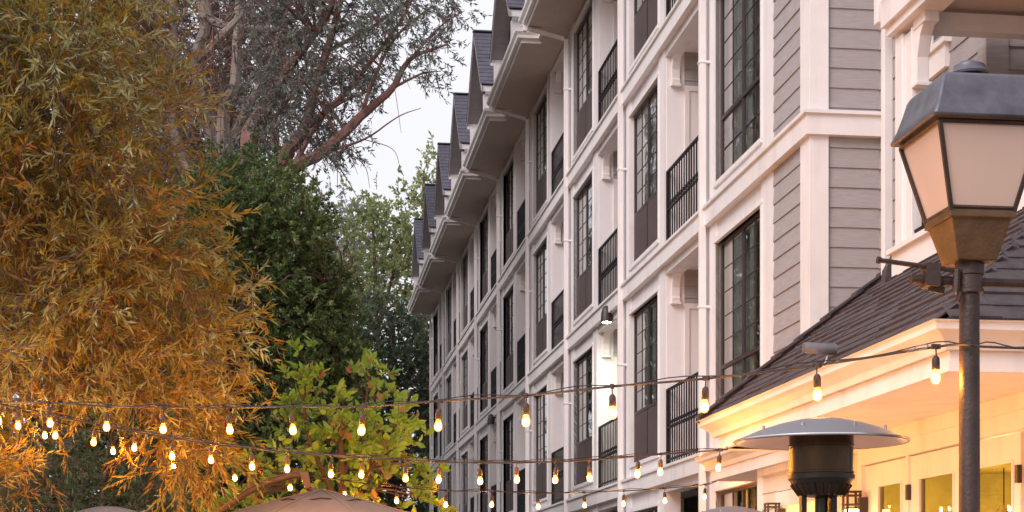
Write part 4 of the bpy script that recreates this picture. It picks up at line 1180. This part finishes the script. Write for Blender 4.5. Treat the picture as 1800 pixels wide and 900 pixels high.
# tall eucalyptus trees
LM_EUC = leaf_mat('grey_green_leaf', [(0, (.12, .10, .10)), (.5, (.17, .20, .17)), (1, (.28, .32, .27))], .35)
LM_EUCR = leaf_mat('dusky_leaf', [(0, (.15, .10, .10)), (.5, (.18, .16, .14)), (1, (.22, .24, .18))], .3)
tree('eucalyptus_tree', 'tall eucalyptus whose long reddish limb leans right across the white sky', 'tree', P(450, 1046, 32),
     [[(440, 1090, 32, .4), (450, 700, 32, .34), (470, 400, 32, .25), (510, 303, 31.5, .13), (568, 268, 31, .105), (634, 206, 31, .085), (689, 156, 31, .065), (720, 105, 31, .045), (786, 78, 31, .02)],
      [(470, 400, 32, .2), (498, 288, 32, .15), (533, 230, 32, .12), (549, 167, 32, .10), (575, 90, 32, .08), (600, 0, 32, .06), (640, -120, 32, .03)],
      [(465, 420, 32, .2), (436, 249, 32.5, .16), (471, 187, 32.5, .13), (502, 128, 32.5, .11), (533, 86, 32, .08), (588, 0, 32, .06), (620, -140, 32, .03)],
      [(533, 230, 32, .07), (600, 170, 32, .06), (650, 110, 31.6, .045), (708, 30, 31.5, .03), (740, -40, 31.5, .02)],
      [(634, 206, 31, .045), (660, 130, 31, .035), (700, 60, 31, .025), (760, 10, 31, .015)], [(575, 90, 32, .045), (650, 50, 32, .035), (708, 8, 32, .02)],
      [(689, 156, 31, .03), (740, 130, 31, .02), (775, 125, 31, .008)], [(720, 105, 31, .03), (770, 50, 31, .018), (812, 20, 31, .008)],
      [(510, 303, 31.6, .06), (560, 215, 31.8, .045), (600, 180, 31.8, .03), (650, 160, 31.8, .015)], [(498, 288, 32, .06), (480, 220, 32, .05), (520, 160, 32, .03), (560, 120, 32, .02)],
      [(568, 268, 31, .035), (640, 245, 31, .02), (700, 205, 31, .012), (740, 190, 31, .006)], [(568, 268, 31, .02), (600, 300, 31, .012), (630, 350, 31, .006)], [(530, 295, 31, .02), (560, 330, 31, .012), (575, 390, 31, .006)],
      [(600, 262, 31, .012), (640, 290, 31, .008), (650, 330, 31, .004)], [(640, 245, 31, .01), (690, 262, 31, .007), (705, 300, 31, .004)]],
     [([(430, -90), (800, -90), (818, 10), (808, 40), (775, 66), (735, 95), (700, 135), (650, 110), (560, 110), (460, 140)], 165, 31.6, 1.7),
      ([(430, 140), (560, 110), (660, 125), (675, 165), (610, 215), (560, 240), (520, 262), (430, 250)], 60, 31.8, 1.5),
      ([(450, -90), (790, -90), (720, -220), (600, -260), (480, -190)], 70, 31.6, 1.4), ([(742, 108), (780, 110), (775, 130), (745, 130)], 3, 31, .3), ([(600, 255), (640, 245), (640, 262), (600, 270)], 3, 31, .2), ([(520, 240), (600, 215), (600, 260), (530, 285)], 12, 31.4, .6)],
     LM_EUC, M_REDBARK, 7, 12, .125, .032, .36, .22, .30, leaf_angle=.95, up=-.05, tint_spread=.3, twigm=M_REDBARK, extra_bare=22, twig_r=.006)
tree('eucalyptus_tree', 'upright eucalyptus with a pale peeling trunk behind the golden tree', 'tree', P(365, 1046, 33),
     [[(385, 1090, 34, .3), (385, 500, 34, .25), (375, 260, 34, .17), (355, 183, 34, .14), (345, 110, 34, .13), (362, 43, 34, .14), (358, 0, 34, .14), (350, -140, 34, .08)],
      [(390, 500, 34, .22), (393, 264, 33.5, .17), (397, 187, 33.5, .15), (413, 144, 33.5, .12), (420, 0, 33.5, .08), (425, -140, 33.5, .06)],
      [(345, 110, 34, .1), (393, 60, 33.5, .09), (430, 20, 33.5, .07), (460, -40, 33.5, .04)], [(362, 30, 34, .09), (393, 43, 33.5, .08), (428, 49, 33.5, .07), (549, 54, 33, .05), (620, 40, 33, .02)],
      [(385, 420, 34, .2), (310, 250, 34, .14), (305, 90, 34, .10), (300, -100, 34, .05)], [(393, 264, 33.5, .12), (440, 180, 33.5, .09), (480, 100, 33, .06), (500, 0, 33, .03)]],
     [([(150, -90), (470, -90), (480, 60), (470, 230), (420, 265), (330, 300), (250, 290), (200, 150)], 190, 34.5, 1.8), ([(200, -90), (450, -90), (400, -230), (300, -240)], 50, 34.5, 1.4)],
     LM_EUCR, M_PALEBARK, 7, 9, .15, .03, .5, .35, .42, leaf_angle=.8, up=-.2, tint_spread=.4, twigm=M_REDBARK, extra_bare=520, twig_r=.011)
tree('eucalyptus_tree', 'dusky eucalyptus at the far left, mostly hidden by golden foliage', 'tree', P(120, 1046, 37),
     [[(120, 1080, 37, .4), (130, 600, 37, .3), (150, 300, 37, .25), (180, 0, 37, .15), (200, -150, 37, .06)], [(130, 500, 37, .2), (240, 300, 37, .14), (270, 80, 37, .1), (280, -100, 37, .04)], [(130, 450, 37, .15), (30, 250, 37, .1), (-30, 0, 37, .05)]],
     [([(-200, -120), (280, -120), (300, 200), (260, 500), (-200, 600)], 330, 37, 2), ([(-150, -120), (240, -120), (150, -260), (0, -260)], 50, 37, 1.5)],
     LM_EUCR, M_REDBARK, 7, 8, .22, .045, .7, .5, .6, leaf_angle=.8, up=-.1, tint_spread=.4, twigm=M_REDBARK, extra_bare=60, twig_r=.012)

# dense dark evergreen
LM_DARK = leaf_mat('dark_green_leaf', [(0, (.04, .062, .02)), (.5, (.08, .13, .038)), (1, (.19, .24, .08))], .3, .4)
tree('evergreen_tree', 'dense dark green rounded tree in the middle, behind the golden one', 'tree', P(450, 1046, 25),
     [[(450, 1090, 25.3, .25), (450, 800, 25.3, .22), (440, 550, 25.3, .16), (430, 350, 25.3, .08)], [(450, 750, 25, .15), (540, 600, 25, .08), (590, 520, 24.8, .04)], [(445, 650, 25, .14), (370, 480, 24.8, .07), (360, 350, 24.8, .04)], [(440, 560, 25, .1), (500, 430, 25, .06), (540, 380, 25, .03)], [(450, 800, 25, .15), (600, 740, 24.8, .07), (660, 700, 24.8, .03)]],
     [([(335, 330), (370, 290), (460, 275), (505, 320), (540, 380), (550, 450), (580, 520), (605, 610), (635, 730), (650, 900), (650, 1040), (250, 1040), (300, 800), (320, 560)], 980, 24.9, 1.6),
      ([(505, 300), (560, 330), (580, 400), (540, 420)], 18, 25, .5), ([(545, 420), (570, 470), (610, 590), (640, 700), (600, 700), (545, 560)], 100, 25.2, .9)],
     LM_DARK, M_BARK, 10, 15, .066, .037, .2, .05, .26, leaf_angle=.9, tint_spread=.35, up=.25)
tree('evergreen_tree', 'dark bluish green tree standing far back beside the end of the hotel', 'tree', P(690, 1046, 63),
     [[(690, 1070, 63, .3), (690, 800, 63, .25), (690, 560, 63, .1)], [(690, 800, 63, .15), (640, 640, 63, .06)], [(690, 750, 63, .15), (735, 620, 63, .06)]],
     [([(620, 560), (660, 535), (700, 550), (745, 580), (790, 640), (800, 1030), (600, 1030), (600, 600)], 460, 63, 1.7)],
     leaf_mat('deep_green_leaf', [(0, (.045, .07, .04)), (.5, (.08, .12, .065)), (1, (.15, .20, .11))], .2), M_BARK, 8, 12, .16, .09, .6, .1, .65, leaf_angle=.9, tint_spread=.3, up=.2, twig_r=.012)
LM_PALE = leaf_mat('pale_green_leaf', [(0, (.18, .22, .09)), (.5, (.28, .33, .14)), (.85, (.38, .40, .20)), (1, (.38, .25, .14))], .5)
tree('sycamore_tree', 'light airy pale green tree against the sky, left of the hotel roof', 'tree', P(660, 1046, 69),
     [[(665, 1070, 69, .14), (665, 700, 69, .1), (660, 500, 69, .08), (655, 380, 69, .05)], [(664, 600, 69, .12), (620, 470, 69, .07), (600, 390, 69, .03)], [(664, 580, 69, .1), (700, 450, 69, .06), (715, 370, 69, .02)]],
     [([(645, 355), (665, 340), (690, 375), (720, 370), (735, 430), (745, 560), (590, 560), (592, 400), (620, 370)], 69, 69, 2)],
     LM_PALE, M_BARK, 7, 10, .20, .14, .7, .1, .6, leaf_angle=.9, tint_spread=.3, up=.3, twig_r=.015)
tree('sycamore_tree', 'second pale green tree peeking out beside the nearest gutters of the roofline', 'tree', P(745, 1046, 70),
     [[(745, 1070, 70, .3), (745, 600, 70, .2), (745, 300, 70, .05)], [(745, 550, 70, .1), (715, 400, 70, .04)]],
     [([(735, 320), (760, 290), (790, 300), (800, 560), (700, 560), (705, 400)], 42, 70, 2)],
     LM_PALE, M_BARK, 7, 10, .20, .15, .9, .1, .8, leaf_angle=.9, tint_spread=.3, up=.3, twig_r=.015)
tree('eucalyptus_tree', 'greyish hazy tree far behind, showing between the dark tree and the pale one', 'tree', P(590, 1046, 75),
     [[(590, 1070, 75, .3), (590, 600, 75, .25), (610, 400, 75, .08)]],
     [([(565, 400), (600, 370), (650, 400), (660, 560), (560, 600)], 60, 75, 2)],
     leaf_mat('hazy_leaf', [(0, (.22, .23, .23)), (1, (.36, .36, .37))], .3), M_PALEBARK, 8, 10, .22, .12, 1.0, .4, .9, leaf_angle=.9, tint_spread=.3, twig_r=.02)
# magnolia with broad leaves
LM_MAG = leaf_mat('broad_leaf', [(0, (.42, .20, .13)), (.12, (.36, .24, .10)), (.24, (.20, .32, .06)), (.7, (.33, .49, .09)), (1, (.50, .60, .15))], .45, .4)
tree('magnolia_tree', 'small broad leaved yellow green tree behind the umbrella', 'tree', P(600, 1046, 16.6),
     [[(600, 1080, 16.6, .06), (600, 950, 16.6, .05), (600, 800, 16.6, .03), (590, 680, 16.6, .012)], [(600, 900, 16.6, .03), (540, 760, 16.5, .02), (540, 640, 16.5, .008)], [(600, 900, 16.6, .03), (680, 780, 16.6, .02), (720, 690, 16.6, .008)],
      [(600, 850, 16.6, .02), (640, 720, 16.6, .012), (650, 630, 16.6, .006)], [(600, 930, 16.6, .03), (470, 820, 16.5, .015), (440, 780, 16.5, .006)]],
     [([(520, 615), (548, 612), (562, 690), (632, 690), (638, 625), (660, 625), (672, 690), (728, 700), (735, 760), (770, 860), (770, 1000), (420, 1000), (400, 870), (445, 790), (510, 790), (500, 700)], 185, 16.6, .8),
      ([(372, 880), (420, 860), (430, 960), (372, 960)], 8, 16.2, .4)],
     LM_MAG, M_BARK, 3, 6, .102, .058, .13, .06, .12, leaf_angle=.9, oval=True, cup=.12, tint_spread=.3, up=.6)
# dark shrubs low at left
tree('garden_shrub', 'dark green feathery shrub under the golden tree at bottom left', 'shrub', P(180, 1046, 19),
     [[(180, 1080, 19, .05), (180, 900, 19, .03), (190, 780, 19, .01)], [(180, 950, 19, .03), (90, 850, 19, .01)], [(180, 950, 19, .03), (280, 840, 19, .01)]],
     [([(60, 760), (250, 760), (340, 840), (360, 1040), (-100, 1040), (-60, 800)], 230, 19, .9)],
     leaf_mat('shrub_leaf', [(0, (.05, .075, .025)), (.6, (.10, .14, .055)), (.9, (.16, .15, .06)), (1, (.26, .13, .11))], .3), M_BARK, 8, 13, .07, .016, .3, .1, .28, leaf_angle=.7, tint_spread=.4)
tree('garden_shrub', 'tall dark hedge like bush closing the view behind the golden tree', 'shrub', P(120, 1046, 27),
     [[(120, 1080, 27, .1), (120, 900, 27, .08), (120, 600, 27, .03)], [(120, 900, 27, .05), (250, 700, 27, .02)], [(120, 900, 27, .05), (0, 700, 27, .02)]],
     [([(-150, 380), (330, 400), (330, 1040), (-200, 1040)], 560, 27.8, 1.3)],
     LM_DARK, M_BARK, 8, 12, .11, .06, .35, .1, .42, leaf_angle=.9, tint_spread=.35)

# tall trees on the far side of the patio, outside the frame; they stand in the window reflections
LM_BIG = leaf_mat('woodland_leaf', [(0, (.10, .13, .07)), (.5, (.17, .21, .11)), (1, (.27, .31, .18))], .4)
for i, (px_, z_, lab) in enumerate(((-480, 36, 'tall woodland tree standing left of the patio, nearest to the willow'), (-950, 30, 'tall woodland tree standing farthest left of the patio'), (-330, 52, 'tall woodland tree in the distance left of the patio'))):
    tree('woodland_tree', lab, 'tree', P(px_, 1046, z_),
         [[(px_, 1090, z_, .4), (px_ + 20, 600, z_, .3), (px_, 0, z_, .2), (px_ + 30, -500, z_, .05)], [(px_ + 20, 500, z_, .2), (px_ + 220, 100, z_, .08)], [(px_ + 20, 400, z_, .2), (px_ - 220, 0, z_, .08)]],
         [([(px_ - 330, 300), (px_ + 330, 300), (px_ + 300, -300), (px_ + 120, -620), (px_ - 120, -620), (px_ - 300, -300)], 260, z_, 3.2), ([(px_ - 250, 1040), (px_ + 250, 1040), (px_ + 300, 300), (px_ - 300, 300)], 90, z_, 2.5)],
         LM_BIG, M_BARK, 8, 12, .30, .17, 1.0, .15, 1.0, leaf_angle=.9, tint_spread=.3, twig_r=.02)

tree('woodland_tree', 'broad woodland tree standing hidden behind the dark evergreen', 'tree', P(430, 1046, 50),
     [[(430, 1070, 50, .4), (430, 700, 50, .3), (430, 400, 50, .1)], [(430, 700, 50, .2), (330, 450, 50, .08)], [(430, 700, 50, .2), (530, 500, 50, .08)]],
     [([(150, 330), (470, 300), (540, 400), (590, 600), (590, 1040), (150, 1040)], 330, 50, 3)],
     LM_BIG, M_BARK, 8, 12, .26, .15, .9, .15, .8, leaf_angle=.9, tint_spread=.3, twig_r=.02)

tree('eucalyptus_tree', 'dusky eucalyptus far behind the pale peeling trunk', 'tree', P(400, 1046, 49),
     [[(400, 1070, 49, .3), (410, 600, 49, .25), (400, 200, 49, .16), (410, -60, 49, .05)], [(405, 400, 49, .15), (480, 150, 49, .08), (510, -20, 49, .03)], [(405, 400, 49, .15), (310, 150, 49, .08)]],
     [([(230, -90), (530, -90), (560, 60), (520, 180), (480, 320), (240, 320)], 190, 49, 2.4)],
     LM_EUCR, M_REDBARK, 7, 10, .24, .06, .7, .3, .62, leaf_angle=.9, up=-.1, tint_spread=.4, twigm=M_REDBARK, twig_r=.012)
